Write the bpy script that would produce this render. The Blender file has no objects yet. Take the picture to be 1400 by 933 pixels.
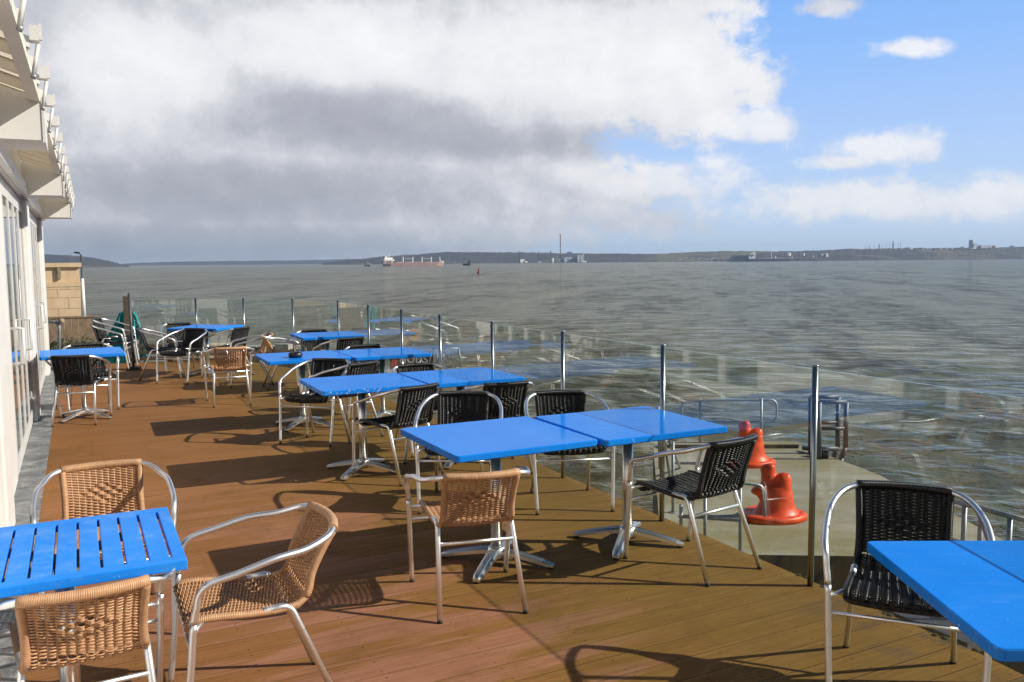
import bpy, bmesh, math, random
import numpy as np
from mathutils import Vector, Matrix
random.seed(7)
R = math.radians
scn = bpy.context.scene
COL = scn.collection
DA = R(26.5); CD, SD = math.cos(DA), math.sin(DA)

def D(u, v, z=0.0):
    """deck frame (u across towards the water, v along the wall) -> world"""
    return Vector((u*CD - v*SD, u*SD + v*CD, z))

# ------------------------------------------------------------------ camera
F_PX, PITCH, ROLL, CAM_H = 1190.71, R(5.2269), R(-0.4859), 1.6963
fw = Vector((0, math.cos(PITCH), -math.sin(PITCH))); r0 = Vector((1, 0, 0)); u0 = r0.cross(fw)
rt = r0*math.cos(ROLL) + u0*math.sin(ROLL); up = u0*math.cos(ROLL) - r0*math.sin(ROLL)
cd = bpy.data.cameras.new("camera"); cam = bpy.data.objects.new("camera", cd); COL.objects.link(cam)
cd.sensor_width = 36.0; cd.lens = F_PX/1400*36.0; cd.clip_start = 0.05; cd.clip_end = 40000
cam.matrix_world = Matrix(((rt.x, up.x, -fw.x, 0), (rt.y, up.y, -fw.y, 0), (rt.z, up.z, -fw.z, CAM_H), (0, 0, 0, 1)))
scn.camera = cam

def ray(px, py):
    d = fw + rt*((px-700)/F_PX) - up*((py-466.5)/F_PX)
    return d
def at_z(px, py, z):
    d = ray(px, py); t = (z-CAM_H)/d.z
    return Vector((0, 0, CAM_H)) + d*t
def at_d(px, py, dist):
    d = ray(px, py); t = dist/d.y
    return Vector((0, 0, CAM_H)) + d*t
def azel(px, py):
    d = ray(px, py).normalized()
    return math.degrees(math.atan2(d.x, d.y)), math.degrees(math.asin(d.z))

WATER_Z, JET_Z = -4.6, -2.5

# ------------------------------------------------------------------ materials
def mat(name):
    m = bpy.data.materials.new(name); m.use_nodes = True
    nt = m.node_tree; nt.nodes.clear()
    return m, nt
class N:
    def __init__(s, nt): s.nt = nt
    def __call__(s, t, ins=None, **kw):
        n = s.nt.nodes.new(t)
        for k, v in kw.items(): setattr(n, k, v)
        for k, v in (ins or {}).items():
            if isinstance(v, bpy.types.NodeSocket): s.nt.links.new(v, n.inputs[k])
            else: n.inputs[k].default_value = v
        return n
    def math(s, op, a, b=None, c=None, clamp=False):
        n = s.nt.nodes.new('ShaderNodeMath'); n.operation = op; n.use_clamp = clamp
        for i, v in enumerate((a, b, c)):
            if v is None: continue
            if isinstance(v, bpy.types.NodeSocket): s.nt.links.new(v, n.inputs[i])
            else: n.inputs[i].default_value = v
        return n.outputs[0]
    def mix(s, f, a, b, blend='MIX'):
        n = s.nt.nodes.new('ShaderNodeMix'); n.data_type = 'RGBA'; n.blend_type = blend
        for i, v in ((0, f), (6, a), (7, b)):
            if isinstance(v, bpy.types.NodeSocket): s.nt.links.new(v, n.inputs[i])
            elif i == 0: n.inputs[0].default_value = v
            else: n.inputs[i].default_value = (*v, 1) if len(v) == 3 else v
        return n.outputs[2]
    def ramp(s, f, stops, interp='LINEAR'):
        n = s.nt.nodes.new('ShaderNodeValToRGB'); s.nt.links.new(f, n.inputs[0])
        cr = n.color_ramp; cr.interpolation = interp
        while len(cr.elements) < len(stops): cr.elements.new(0.5)
        for e, (p, c) in zip(cr.elements, stops):
            e.position = p; e.color = (c, c, c, 1) if not isinstance(c, tuple) else (*c, 1)
        return n.outputs[0]
    def smooth(s, x, lo, hi):
        n = s.nt.nodes.new('ShaderNodeMapRange'); n.interpolation_type = 'SMOOTHSTEP'
        s.nt.links.new(x, n.inputs[0]); n.inputs[1].default_value = lo; n.inputs[2].default_value = hi
        return n.outputs[0]
    def noise(s, vec, scale, detail=4, rough=.55, dist=0.0):
        n = s.nt.nodes.new('ShaderNodeTexNoise')
        if vec is not None: s.nt.links.new(vec, n.inputs['Vector'])
        n.inputs['Scale'].default_value = scale; n.inputs['Detail'].default_value = detail
        n.inputs['Roughness'].default_value = rough; n.inputs['Distortion'].default_value = dist
        return n.outputs[0]
    def mapping(s, vec, scale=(1, 1, 1), rot=(0, 0, 0), loc=(0, 0, 0)):
        n = s.nt.nodes.new('ShaderNodeMapping'); s.nt.links.new(vec, n.inputs[0])
        n.inputs['Scale'].default_value = scale; n.inputs['Rotation'].default_value = rot; n.inputs['Location'].default_value = loc
        return n.outputs[0]
    def bump(s, h, strength=.3, dist=.01, normal=None):
        n = s.nt.nodes.new('ShaderNodeBump'); s.nt.links.new(h, n.inputs['Height'])
        n.inputs['Strength'].default_value = strength; n.inputs['Distance'].default_value = dist
        if normal is not None: s.nt.links.new(normal, n.inputs['Normal'])
        return n.outputs[0]
    def out(s, sh):
        o = s.nt.nodes.new('ShaderNodeOutputMaterial'); s.nt.links.new(sh, o.inputs[0])
    def pr(s, **kw):
        n = s.nt.nodes.new('ShaderNodeBsdfPrincipled')
        for k, v in kw.items():
            k = {'color': 'Base Color', 'rough': 'Roughness', 'metal': 'Metallic', 'normal': 'Normal', 'spec': 'Specular IOR Level',
                 'ior': 'IOR', 'coat': 'Coat Weight', 'coatr': 'Coat Roughness', 'trans': 'Transmission Weight'}.get(k, k)
            if isinstance(v, bpy.types.NodeSocket): s.nt.links.new(v, n.inputs[k])
            elif isinstance(v, tuple) and len(v) == 3: n.inputs[k].default_value = (*v, 1)
            else: n.inputs[k].default_value = v
        return n.outputs[0]
MATS = {}
def pos(n): return n('ShaderNodeNewGeometry').outputs['Position']
def objc(n): return n('ShaderNodeTexCoord').outputs['Object']

def simple(name, c, rough=.5, metal=0.0, var=.15, scale=8, bump=0.0, bscale=60, rv=None, **kw):
    rv = rv if rv is not None else (.05 if metal > .5 else .2)
    m, nt = mat(name); n = N(nt)
    v = objc(n); f = n.noise(v, scale, 5, .6)
    col = n.mix(n.ramp(f, [(.3, 0.0), (.7, 1.0)]), tuple(x*(1-var) for x in c), tuple(min(1, x*(1+var)) for x in c))
    a = dict(color=col, rough=n.math('ADD', n.math('MULTIPLY', f, rv), rough-rv/2), metal=metal, **kw)
    if bump: a['normal'] = n.bump(n.noise(v, bscale, 4), bump, .004)
    n.out(n.pr(**a)); MATS[name] = m; return m

simple('aluminium', (.90, .91, .92), .40, 1.0, .03, 8)
simple('polished_steel', (.86, .85, .82), .34, 1.0, .03, 6)
simple('dark_post', (.34, .36, .37), .26, 1.0, .05, 6)
simple('galvanised', (.33, .36, .37), .5, .6, .2, 25)
simple('dark_steel', (.075, .08, .09), .5, .3, .3, 12)
simple('black_rubber', (.012, .012, .012), .6)
simple('white_paint', (.79, .775, .735), .4, 0, .05, 3)
simple('white_upvc', (.72, .715, .69), .3, 0, .03, 3)
simple('soffit', (.84, .78, .67), .55, 0, .06, 2.5)
simple('orange_paint', (.86, .075, .010), .42, 0, .34, 5, .3, 18)
simple('teal_cloth', (.015, .30, .29), .8, 0, .35, 9, .5, 60)
simple('grey_wood', (.30, .245, .17), .8, 0, .3, 14, .3)
simple('brown_wood', (.22, .155, .10), .8, 0, .3, 10, .3)
simple('black_plastic', (.015, .015, .016), .35, 0, .2, 10)
simple('interior', (.13, .12, .11), .8, 0, .2, 2)
simple('foliage', (.07, .085, .04), .7, 0, .5, 20)
simple('weed', (.022, .034, .008), .9, 0, .6, 60)
simple('hull_pink', (.50, .33, .29), .6, 0, .15, .1)
simple('hull_dark', (.03, .045, .085), .6, 0, .15, .1)
simple('ship_white', (.72, .71, .66), .5, 0, .05, .1)
simple('red_paint', (.33, .07, .055), .5, 0, .1, .5)
simple('far_grey', (.33, .36, .41), .7, 0, .1, .05)
simple('far_dark', (.07, .065, .065), .8, 0, .2, .05)
simple('far_brick', (.34, .29, .27), .8, 0, .2, .05)
simple('sign_black', (.02, .018, .018), .6)
simple('granite', (.36, .34, .30), .85, 0, .3, 6, .5, 30)

def sheet_mat():
    m, nt = mat('roof_sheet'); n = N(nt)
    d = n('ShaderNodeBsdfDiffuse', {'Color': (.80, .75, .65, 1)}).outputs[0]; t = n('ShaderNodeBsdfTranslucent', {'Color': (.80, .72, .58, 1)}).outputs[0]
    n.out(n('ShaderNodeMixShader', {0: .48, 1: d, 2: t}).outputs[0]); MATS['roof_sheet'] = m
sheet_mat()
# wicker
def wicker(name, c1, c2, rough, wrap=False, **kw):
    m, nt = mat(name); n = N(nt)
    v = objc(n); f = n.noise(v, 40, 3)
    info = n('ShaderNodeObjectInfo').outputs['Random']
    col = n.mix(n.ramp(f, [(.3, 0.0), (.7, 1.0)]), c1, c2)
    col = n.mix(n.math('MULTIPLY', info, .30), col, tuple(x*.55 for x in c1))
    f2 = n.noise(v, 6, 2)
    col = n.mix(n.math('MULTIPLY', n.smooth(f2, .5, .75), .35), col, tuple(x*.72 for x in c1))
    a = dict(color=col, rough=rough, **kw)
    if wrap:
        uv = n('ShaderNodeUVMap').outputs[0]
        sx = n('ShaderNodeSeparateXYZ', {0: uv})
        ph = n.math('FRACT', n.math('ADD', n.math('MULTIPLY', sx.outputs[1], 1/.0062), sx.outputs[0]))
        h = n.math('SQRT', n.math('MULTIPLY', n.math('MULTIPLY', ph, n.math('SUBTRACT', 1.0, ph)), 4.0))
        a['normal'] = n.bump(h, .9, .0022)
        dk = n.smooth(h, .0, .5)
        a['color'] = n.mix(dk, tuple(x*.5 for x in c1), col)
    n.out(n.pr(**a)); MATS[name] = m
wicker('tan_wicker', (.47, .245, .115), (.64, .37, .195), .42)
wicker('tan_wrap', (.50, .265, .13), (.65, .38, .20), .42, True)
wicker('black_wicker', (.008, .008, .009), (.016, .016, .018), .30)
wicker('black_wrap', (.008, .008, .009), (.016, .016, .018), .30, True)

def lacquer(n, col, rough, f0, f90, normal=None, gcol=(1, 1, 1)):
    geo = n('ShaderNodeNewGeometry')
    nrm = normal if normal is not None else geo.outputs['Normal']
    dt = n('ShaderNodeVectorMath', {0: geo.outputs['Incoming'], 1: nrm}, operation='DOT_PRODUCT').outputs['Value']
    c = n.math('SUBTRACT', 1.0, n.math('MAXIMUM', dt, 0.0), clamp=True)
    fr = n.math('ADD', n.math('MULTIPLY', n.math('POWER', c, 5.0), f90-f0), f0, clamp=True)
    df = n('ShaderNodeBsdfDiffuse', {'Color': col}); gl = n('ShaderNodeBsdfGlossy', {'Roughness': rough, 'Color': gcol if not isinstance(gcol, tuple) else (*gcol, 1)})
    if normal is not None:
        n.nt.links.new(normal, df.inputs['Normal']); n.nt.links.new(normal, gl.inputs['Normal'])
    return n('ShaderNodeMixShader', {0: fr, 1: df.outputs[0], 2: gl.outputs[0]}).outputs[0]
# blue table top
def blue(name, worn, dusty=False):
    m, nt = mat(name); n = N(nt)
    v = objc(n); geo = n('ShaderNodeNewGeometry')
    f = n.noise(v, 3.5, 5, .6); g = n.noise(v, 45, 4, .65)
    col = n.mix(n.ramp(f, [(.3, 0.0), (.75, 1.0)]), (.006, .215, .80), (.012, .255, .88))
    if dusty:
        col = n.mix(n.math('MULTIPLY', n.smooth(n.noise(v, 5, 6, .7), .46, .70), .42), col, (.22, .42, .72))
    oi = n('ShaderNodeObjectInfo').outputs['Random']
    vo = n('ShaderNodeVectorMath', {0: v, 1: n('ShaderNodeCombineXYZ', {0: n.math('MULTIPLY', oi, 9.0), 1: n.math('MULTIPLY', oi, 5.0)}).outputs[0]}, operation='ADD').outputs[0]
    fade_ = n.smooth(n.noise(vo, 1.6, 4, .55), .45, .70)
    col = n.mix(n.math('MULTIPLY', fade_, .07), col, (.06, .30, .80))
    scr = n.noise(n.mapping(vo, (3, 60, 1), rot=(0, 0, 1.1)), 2.0, 3, .6)
    col = n.mix(n.math('MULTIPLY', n.smooth(scr, .70, .74), .30), col, (.45, .60, .82))
    spk = n.smooth(n.noise(vo, 110, 2), .72, .77)
    col = n.mix(n.math('MULTIPLY', spk, .5), col, (.55, .65, .8))
    nz = n('ShaderNodeSeparateXYZ', {0: geo.outputs['True Normal']}).outputs[2]
    side = n.math('LESS_THAN', nz, .75)
    chips = n.math('MULTIPLY', n.smooth(g, worn, worn+.03), side)
    col = n.mix(chips, col, (.62, .62, .60))
    smear = n.smooth(n.noise(n.mapping(v, (2, 9, 1), rot=(0, 0, .6)), 2.0, 5, .65), .5, .75)
    col = n.mix(n.math('MULTIPLY', smear, .12), col, (.22, .42, .78))
    rgh = n.math('ADD', n.math('ADD', n.math('MULTIPLY', f, .10), .04 if not dusty else .15), n.math('MULTIPLY', smear, .12))
    n.out(lacquer(n, col, rgh, .03, .30, n.bump(n.noise(v, 25, 3), .03, .002)))
    MATS[name] = m
blue('blue_top', .70); blue('blue_worn', .60); blue('blue_slat', .68, True)

# glass
def glass(name, tint, dirt, base=.04):
    m, nt = mat(name); n = N(nt)
    geo = n('ShaderNodeNewGeometry')
    dt = n('ShaderNodeVectorMath', {0: geo.outputs['Incoming'], 1: geo.outputs['Normal']}, operation='DOT_PRODUCT').outputs['Value']
    c = n.math('SUBTRACT', 1.0, n.math('ABSOLUTE', dt), clamp=True)
    fr = n.math('ADD', n.math('MULTIPLY', n.math('POWER', c, 5.0), 1-base), base, clamp=True)
    tr = n('ShaderNodeBsdfTransparent', {'Color': (*tint, 1)}).outputs[0]
    gl = n('ShaderNodeBsdfGlossy', {'Roughness': 0.0, 'Color': (1, 1, 1, 1)}).outputs[0]
    mx = n('ShaderNodeMixShader', {0: fr, 1: tr, 2: gl}).outputs[0]
    if dirt:
        v = pos(n)
        st = n.noise(n.mapping(v, (6, 6, .7)), 2.2, 6, .7)
        sp = n.smooth(n.noise(v, 90, 2), .68, .76)
        dd = n.math('ADD', n.math('MULTIPLY', n.smooth(st, .4, .8), dirt), n.math('MULTIPLY', sp, dirt*1.2), clamp=True)
        df = n('ShaderNodeBsdfDiffuse', {'Color': (.55, .58, .58, 1)}).outputs[0]
        mx = n('ShaderNodeMixShader', {0: dd, 1: mx, 2: df}).outputs[0]
    n.out(mx); MATS[name] = m
glass('balustrade_glass', (.94, .968, .956), .014, .055)
glass('window_glass', (.80, .84, .84), .01)
simple('glass_edge', (.24, .34, .31), .2, 0, .1, 5)

# deck boards
def deck_mat():
    m, nt = mat('deck_boards'); n = N(nt)
    p = pos(n)
    q = n.mapping(p, rot=(0, 0, -R(27.6)))          # x' along the boards, y' across them
    s = n('ShaderNodeSeparateXYZ', {0: q})
    W = .158
    yb = n.math('DIVIDE', s.outputs[1], W)
    bi = n.math('FLOOR', yb); fy = n.math('FRACT', yb)
    rnd = n('ShaderNodeTexWhiteNoise', {'W': bi}, noise_dimensions='1D')
    edge = n.math('MINIMUM', fy, n.math('SUBTRACT', 1.0, fy))
    groove = n.math('SUBTRACT', 1.0, n.smooth(edge, .014, .040))
    # butt joints along each board
    off = n.math('MULTIPLY', rnd.outputs[0], 3.6)
    xb = n.math('FRACT', n.math('DIVIDE', n.math('ADD', s.outputs[0], off), 3.6))
    jt = n.math('SUBTRACT', 1.0, n.smooth(n.math('MINIMUM', xb, n.math('SUBTRACT', 1.0, xb)), .0006, .0016))
    groove = n.math('MAXIMUM', groove, n.math('MULTIPLY', jt, .0))
    shift = n('ShaderNodeVectorMath', {0: q, 1: n('ShaderNodeCombineXYZ', {0: n.math('MULTIPLY', rnd.outputs[0], 37.0), 2: bi}).outputs[0]}, operation='ADD').outputs[0]
    grain = n.noise(n.mapping(shift, (1.2, 26, 1)), 2.4, 7, .68, .4)
    fine = n.noise(n.mapping(shift, (5, 150, 1)), 2.0, 4, .6)
    big = n.noise(p, .55, 5, .6, .5); mid = n.noise(p, 2.1, 6, .66, .3)
    col = n.ramp(grain, [(.20, (.150, .064, .023)), (.5, (.258, .116, .040)), (.82, (.360, .182, .068))])
    col = n.mix(.3, col, n.ramp(rnd.outputs[0], [(0, (.190, .080, .028)), (.5, (.290, .132, .046)), (1, (.250, .120, .050))]))
    # algae tint near the water, bleached pinkish bare patches near the middle foreground
    sp = n('ShaderNodeSeparateXYZ', {0: n.mapping(p, rot=(0, 0, -DA))})
    alg = n.math('MULTIPLY', n.smooth(n.math('ADD', sp.outputs[0], n.math('MULTIPLY', n.math('SUBTRACT', mid, .5), 2.8)), .3, 3.0), .85)
    col = n.mix(n.math('MULTIPLY', alg, .72), col, n.ramp(grain, [(.25, (.150, .096, .020)), (.75, (.290, .190, .043))]))
    pinkn = n.noise(n.mapping(shift, (.7, 4.5, .3)), 1.1, 5, .6)
    fg = n.math('SUBTRACT', 1.0, n.smooth(sp.outputs[1], 4.6, 8.0))
    lim = n.math('SUBTRACT', 1.0, n.smooth(sp.outputs[0], 1.7, 2.8))
    pk = n.math('MULTIPLY', n.math('MULTIPLY', n.smooth(n.math('ADD', n.math('MULTIPLY', pinkn, .55), n.math('MULTIPLY', big, .45)), .468, .545), fg), lim)
    col = n.mix(n.math('MULTIPLY', pk, .72), col, n.ramp(grain, [(.25, (.26, .105, .062)), (.75, (.43, .215, .140))]))
    dirt = n.smooth(n.noise(p, 1.1, 9, .74, .6), .46, .70)
    col = n.mix(n.math('MULTIPLY', dirt, .45), col, (.115, .066, .024))
    # grey damp stains close to the edge
    gs = n.math('MULTIPLY', n.smooth(n.noise(p, 2.6, 5, .6), .5, .62), n.smooth(sp.outputs[0], 2.75, 3.35))
    nearv = n.math('SUBTRACT', 1.0, n.smooth(sp.outputs[1], 2.6, 3.6))
    col = n.mix(n.math('MULTIPLY', n.math('MULTIPLY', gs, nearv), .75), col, (.10, .082, .055))
    sk = n.smooth(n.noise(p, 60, 2), .74, .80)
    col = n.mix(n.math('MULTIPLY', sk, .4), col, (.42, .34, .22))
    col = n.mix(n.math('MULTIPLY', groove, n.math('ADD', .16, n.math('MULTIPLY', n.math('POWER', rnd.outputs[0], 2.5), .75))), col, (.055, .026, .008))
    fx = n.math('SUBTRACT', n.math('FRACT', n.math('DIVIDE', s.outputs[0], .45)), .5)
    fy2 = n.math('SUBTRACT', n.math('ABSOLUTE', n.math('SUBTRACT', fy, .5)), .30)
    sd_ = n.math('SQRT', n.math('ADD', n.math('POWER', n.math('MULTIPLY', fx, .45), 2.0), n.math('POWER', n.math('MULTIPLY', fy2, W), 2.0)))
    screw = n.math('SUBTRACT', 1.0, n.smooth(sd_, .0035, .0065))
    col = n.mix(n.math('MULTIPLY', screw, .75), col, (.05, .032, .02))
    spl = n.smooth(n.noise(p, 3.4, 4, .5, 1.2), .66, .72)
    col = n.mix(n.math('MULTIPLY', spl, .35), col, (.09, .05, .022))
    # pale lip beside each groove where the board edge is worn
    lip = n.math('MULTIPLY', n.smooth(fy, .93, .965), n.math('SUBTRACT', 1.0, groove))
    col = n.mix(n.math('MULTIPLY', lip, .45), col, (.42, .24, .095))
    h = n.math('SUBTRACT', n.math('ADD', n.math('MULTIPLY', fine, .12), n.math('MULTIPLY', grain, .25)), n.math('MULTIPLY', groove, 1.0))
    rough = n.math('ADD', n.math('MULTIPLY', mid, .25), .5)
    n.out(n.pr(color=col, rough=rough, normal=n.bump(h, .55, .006), spec=.06)); MATS['deck'] = m
deck_mat()

def flashing_mat():
    m, nt = mat('lead_flashing'); n = N(nt)
    p = pos(n); a = n.noise(p, 5, 7, .7, .6); b = n.noise(p, 22, 5, .7)
    col = n.ramp(a, [(.3, (.085, .09, .095)), (.5, (.19, .195, .20)), (.72, (.40, .40, .38))])
    col = n.mix(n.smooth(b, .6, .7), col, (.34, .33, .28))
    n.out(n.pr(color=col, rough=.55, normal=n.bump(a, .8, .05))); MATS['flashing'] = m
flashing_mat()

def concrete_mat(name, c1, c2, algae):
    m, nt = mat(name); n = N(nt)
    p = pos(n); a = n.noise(p, .8, 8, .68, .4); b = n.noise(p, 14, 6, .7)
    col = n.mix(n.ramp(a, [(.3, 0.0), (.7, 1.0)]), c1, c2)
    if algae:
        col = n.mix(n.math('MULTIPLY', n.smooth(n.noise(n.mapping(p, (.35, 1.0, 1)), 1.1, 6, .65), .42, .62), algae), col, (.215, .185, .045))
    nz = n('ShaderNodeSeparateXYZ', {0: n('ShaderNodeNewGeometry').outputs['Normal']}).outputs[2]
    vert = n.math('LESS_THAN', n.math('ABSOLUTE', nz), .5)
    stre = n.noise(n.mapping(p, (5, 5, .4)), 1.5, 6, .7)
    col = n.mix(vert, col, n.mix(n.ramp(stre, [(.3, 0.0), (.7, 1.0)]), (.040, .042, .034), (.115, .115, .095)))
    col = n.mix(n.math('MULTIPLY', n.smooth(b, .55, .75), .4), col, tuple(x*.55 for x in c1))
    n.out(n.pr(color=col, rough=.85, normal=n.bump(b, .4, .02))); MATS[name] = m
concrete_mat('jetty_concrete', (.27, .25, .19), (.41, .385, .31), .62)

def stone_mat(name):
    m, nt = mat(name); n = N(nt)
    v = objc(n)
    f = n.noise(v, 3, 7, .7); g = n.noise(v, 25, 5, .6)
    col = n.mix(n.ramp(f, [(.3, 0.0), (.7, 1.0)]), (.60, .44, .27), (.74, .57, .37))
    col = n.mix(n.math('MULTIPLY', n.smooth(n.noise(n.mapping(v, (1, 1, .3)), 4, 5, .7), .55, .75), .35), col, (.40, .32, .22))
    n.out(n.pr(color=col, rough=.85, normal=n.bump(g, .3, .01))); MATS[name] = m
stone_mat('cream_stone')

def water_mat():
    m, nt = mat('sea_water'); n = N(nt)
    p = pos(n)
    pw = n.mapping(p, rot=(0, 0, R(12)))
    a = n.noise(n.mapping(pw, (.15, .36, 1)), 1.0, 7, .57, .15)
    b = n.noise(n.mapping(pw, (.8, 1.5, 1)), 1.0, 5, .60, .2)
    h = n.math('ADD', n.math('MULTIPLY', a, 1.05), n.math('MULTIPLY', b, .24))
    nb = n.bump(h, 1.0, 1.0)
    big = n.noise(n.mapping(pw, (.006, .02, 1)), 1.0, 5, .6)
    col = n.mix(n.ramp(big, [(.35, 0.0), (.65, 1.0)]), (.078, .078, .040), (.112, .110, .064))
    # light and dark wave facets of several sizes, painted into diffuse and gloss colour
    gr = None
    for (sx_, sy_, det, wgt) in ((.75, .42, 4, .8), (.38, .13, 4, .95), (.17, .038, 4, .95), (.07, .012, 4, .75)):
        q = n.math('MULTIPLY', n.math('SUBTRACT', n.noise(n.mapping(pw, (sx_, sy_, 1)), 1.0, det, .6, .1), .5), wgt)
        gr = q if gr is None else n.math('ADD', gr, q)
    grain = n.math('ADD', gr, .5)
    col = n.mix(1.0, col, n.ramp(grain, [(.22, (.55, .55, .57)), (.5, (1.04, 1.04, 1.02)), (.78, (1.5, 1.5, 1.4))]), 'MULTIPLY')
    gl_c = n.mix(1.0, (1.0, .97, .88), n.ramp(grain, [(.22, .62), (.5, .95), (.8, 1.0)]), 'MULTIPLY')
    # scattered small whitecaps
    wc = n.noise(n.mapping(pw, (.10, .35, 1)), 1.0, 7, .75, .2)
    foam = n.smooth(wc, .705, .73)
    col = n.mix(n.math('MULTIPLY', foam, .8), col, (.62, .62, .60))
    n.out(lacquer(n, col, n.math('ADD', .10, n.math('MULTIPLY', foam, .5)), .02, .66, nb, gl_c)); MATS['water'] = m
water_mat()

def hill_mat(name, c_wood, c_wood2, c_field, field_amt, sc):
    m, nt = mat(name); n = N(nt)
    p = pos(n)
    f = n.noise(p, .02*sc, 7, .7); g = n.noise(p, .0045*sc, 5, .6, .8)
    col = n.mix(n.ramp(f, [(.35, 0.0), (.65, 1.0)]), c_wood, c_wood2)
    fld = n.math('MULTIPLY', n.smooth(n.math('ADD', g, field_amt), .52, .58), .9)
    hue = n.noise(p, .008*sc, 3)
    col = n.mix(fld, col, n.mix(n.ramp(hue, [(.4, 0.0), (.6, 1.0)]), c_field, (.17, .125, .08)))
    n.out(n.pr(color=col, rough=.95, spec=.1)); MATS[name] = m
hill_mat('hill_wood', (.042, .040, .050), (.090, .080, .080), (.11, .115, .07), -.03, 1.0)
hill_mat('hill_far', (.055, .060, .072), (.09, .095, .10), (.10, .11, .085), -.04, .6)
hill_mat('hill_grass', (.050, .046, .045), (.09, .08, .066), (.12, .155, .045), .12, 1.0)

# ------------------------------------------------------------------ mesh helpers
class MB:
    def __init__(s): s.v = []; s.f = []; s.uv = None; s.sm = []
    def add(s, vs, fs, smooth=False, uvs=None):
        o = len(s.v); s.v += [tuple(x) for x in vs]; s.f += [tuple(i+o for i in f) for f in fs]; s.sm += [smooth]*len(fs)
        if uvs is not None:
            if s.uv is None: s.uv = {}
            for i, c in enumerate(uvs): s.uv[o+i] = c
        return s
    def box(s, lo, hi, M=None):
        x0, y0, z0 = lo; x1, y1, z1 = hi
        vs = [Vector(p) for p in ((x0,y0,z0),(x1,y0,z0),(x1,y1,z0),(x0,y1,z0),(x0,y0,z1),(x1,y0,z1),(x1,y1,z1),(x0,y1,z1))]
        if M: vs = [M @ p for p in vs]
        return s.add(vs, [(0,3,2,1),(4,5,6,7),(0,1,5,4),(1,2,6,5),(2,3,7,6),(3,0,4,7)])
    def dbox(s, u0, u1, v0, v1, z0, z1):
        vs = [D(u0,v0,z0),D(u1,v0,z0),D(u1,v1,z0),D(u0,v1,z0),D(u0,v0,z1),D(u1,v0,z1),D(u1,v1,z1),D(u0,v1,z1)]
        return s.add(vs, [(0,3,2,1),(4,5,6,7),(0,1,5,4),(1,2,6,5),(2,3,7,6),(3,0,4,7)])
    def prism(s, poly, z0, z1):
        n = len(poly)
        vs = [(p[0],p[1],z0) for p in poly]+[(p[0],p[1],z1) for p in poly]
        return s.add(vs, [tuple(range(n))[::-1], tuple(range(n,2*n))]+[(i,(i+1)%n,n+(i+1)%n,n+i) for i in range(n)])
    def tube(s, path, r, seg=10, closed=False, cap=True, rb=None, uv=False):
        P = [Vector(p) for p in path]; n = len(P)
        rad = r if hasattr(r, '__len__') else [r]*n
        T = []
        for i in range(n):
            a = P[(i-1) % n] if (closed or i > 0) else P[i]; b = P[(i+1) % n] if (closed or i < n-1) else P[i]
            T.append((b-a).normalized())
        nrm = T[0].orthogonal().normalized(); vs = []; uvs = []; L = 0
        for i in range(n):
            if i: 
                L += (P[i]-P[i-1]).length
                q = T[i-1].rotation_difference(T[i]); nrm = (q @ nrm)
            nrm = (nrm - T[i]*nrm.dot(T[i])).normalized(); bi = T[i].cross(nrm)
            for k in range(seg):
                a = 2*math.pi*k/seg
                vs.append(P[i]+(nrm*math.cos(a)+bi*math.sin(a))*rad[i]); uvs.append((k/seg, L))
        fs = []
        m = n if closed else n-1
        for i in range(m):
            j = (i+1) % n
            for k in range(seg):
                k2 = (k+1) % seg
                fs.append((i*seg+k, i*seg+k2, j*seg+k2, j*seg+k))
        s.add(vs, fs, True, uvs if uv else None)
        if cap and not closed:
            o = len(s.v)-len(vs)
            s.f.append(tuple(o+k for k in range(seg))[::-1]); s.sm.append(False)
            s.f.append(tuple(o+(n-1)*seg+k for k in range(seg))); s.sm.append(False)
        return s
    def lathe(s, prof, c=(0,0,0), seg=24, smooth=True, axis=None):
        vs = []; fs = []; n = len(prof)
        for (r, z) in prof:
            for k in range(seg):
                a = 2*math.pi*k/seg; vs.append((c[0]+r*math.cos(a), c[1]+r*math.sin(a), c[2]+z))
        for i in range(n-1):
            for k in range(seg):
                k2 = (k+1) % seg; fs.append((i*seg+k, i*seg+k2, (i+1)*seg+k2, (i+1)*seg+k))
        s.add(vs, fs, smooth); o = len(s.v)-len(vs)
        s.f.append(tuple(o+k for k in range(seg))[::-1]); s.sm.append(False)
        s.f.append(tuple(o+(n-1)*seg+k for k in range(seg))); s.sm.append(False)
        return s
    def xf(s, M):
        s.v = [tuple(M @ Vector(p)) for p in s.v]; return s
    def mesh(s, name, m):
        me = bpy.data.meshes.new(name); me.from_pydata(s.v, [], s.f); me.validate()
        if len(me.polygons) == len(s.sm): me.polygons.foreach_set('use_smooth', s.sm)
        if s.uv:
            l = me.uv_layers.new(name='UVMap'); vi = np.empty(len(me.loops), int); me.loops.foreach_get('vertex_index', vi)
            # unwrap the seam: u of column 0 seen next to the last column is fine for the spiral wrap
            uva = np.array([s.uv.get(i, (0, 0)) for i in range(len(s.v))], np.float32)[vi]
            ls = 0
            for p in me.polygons:
                us = uva[p.loop_start:p.loop_start+p.loop_total]
                if us[:, 0].max()-us[:, 0].min() > .5: us[us[:, 0] < .25, 0] += 1.0
            l.data.foreach_set('uv', uva.ravel())
        me.materials.append(MATS[m]); me.update()
        return me
    def build(s, name, m, parent=None):
        o = bpy.data.objects.new(name, s.mesh(name, m)); COL.objects.link(o)
        if parent: o.parent = parent
        return o

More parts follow.
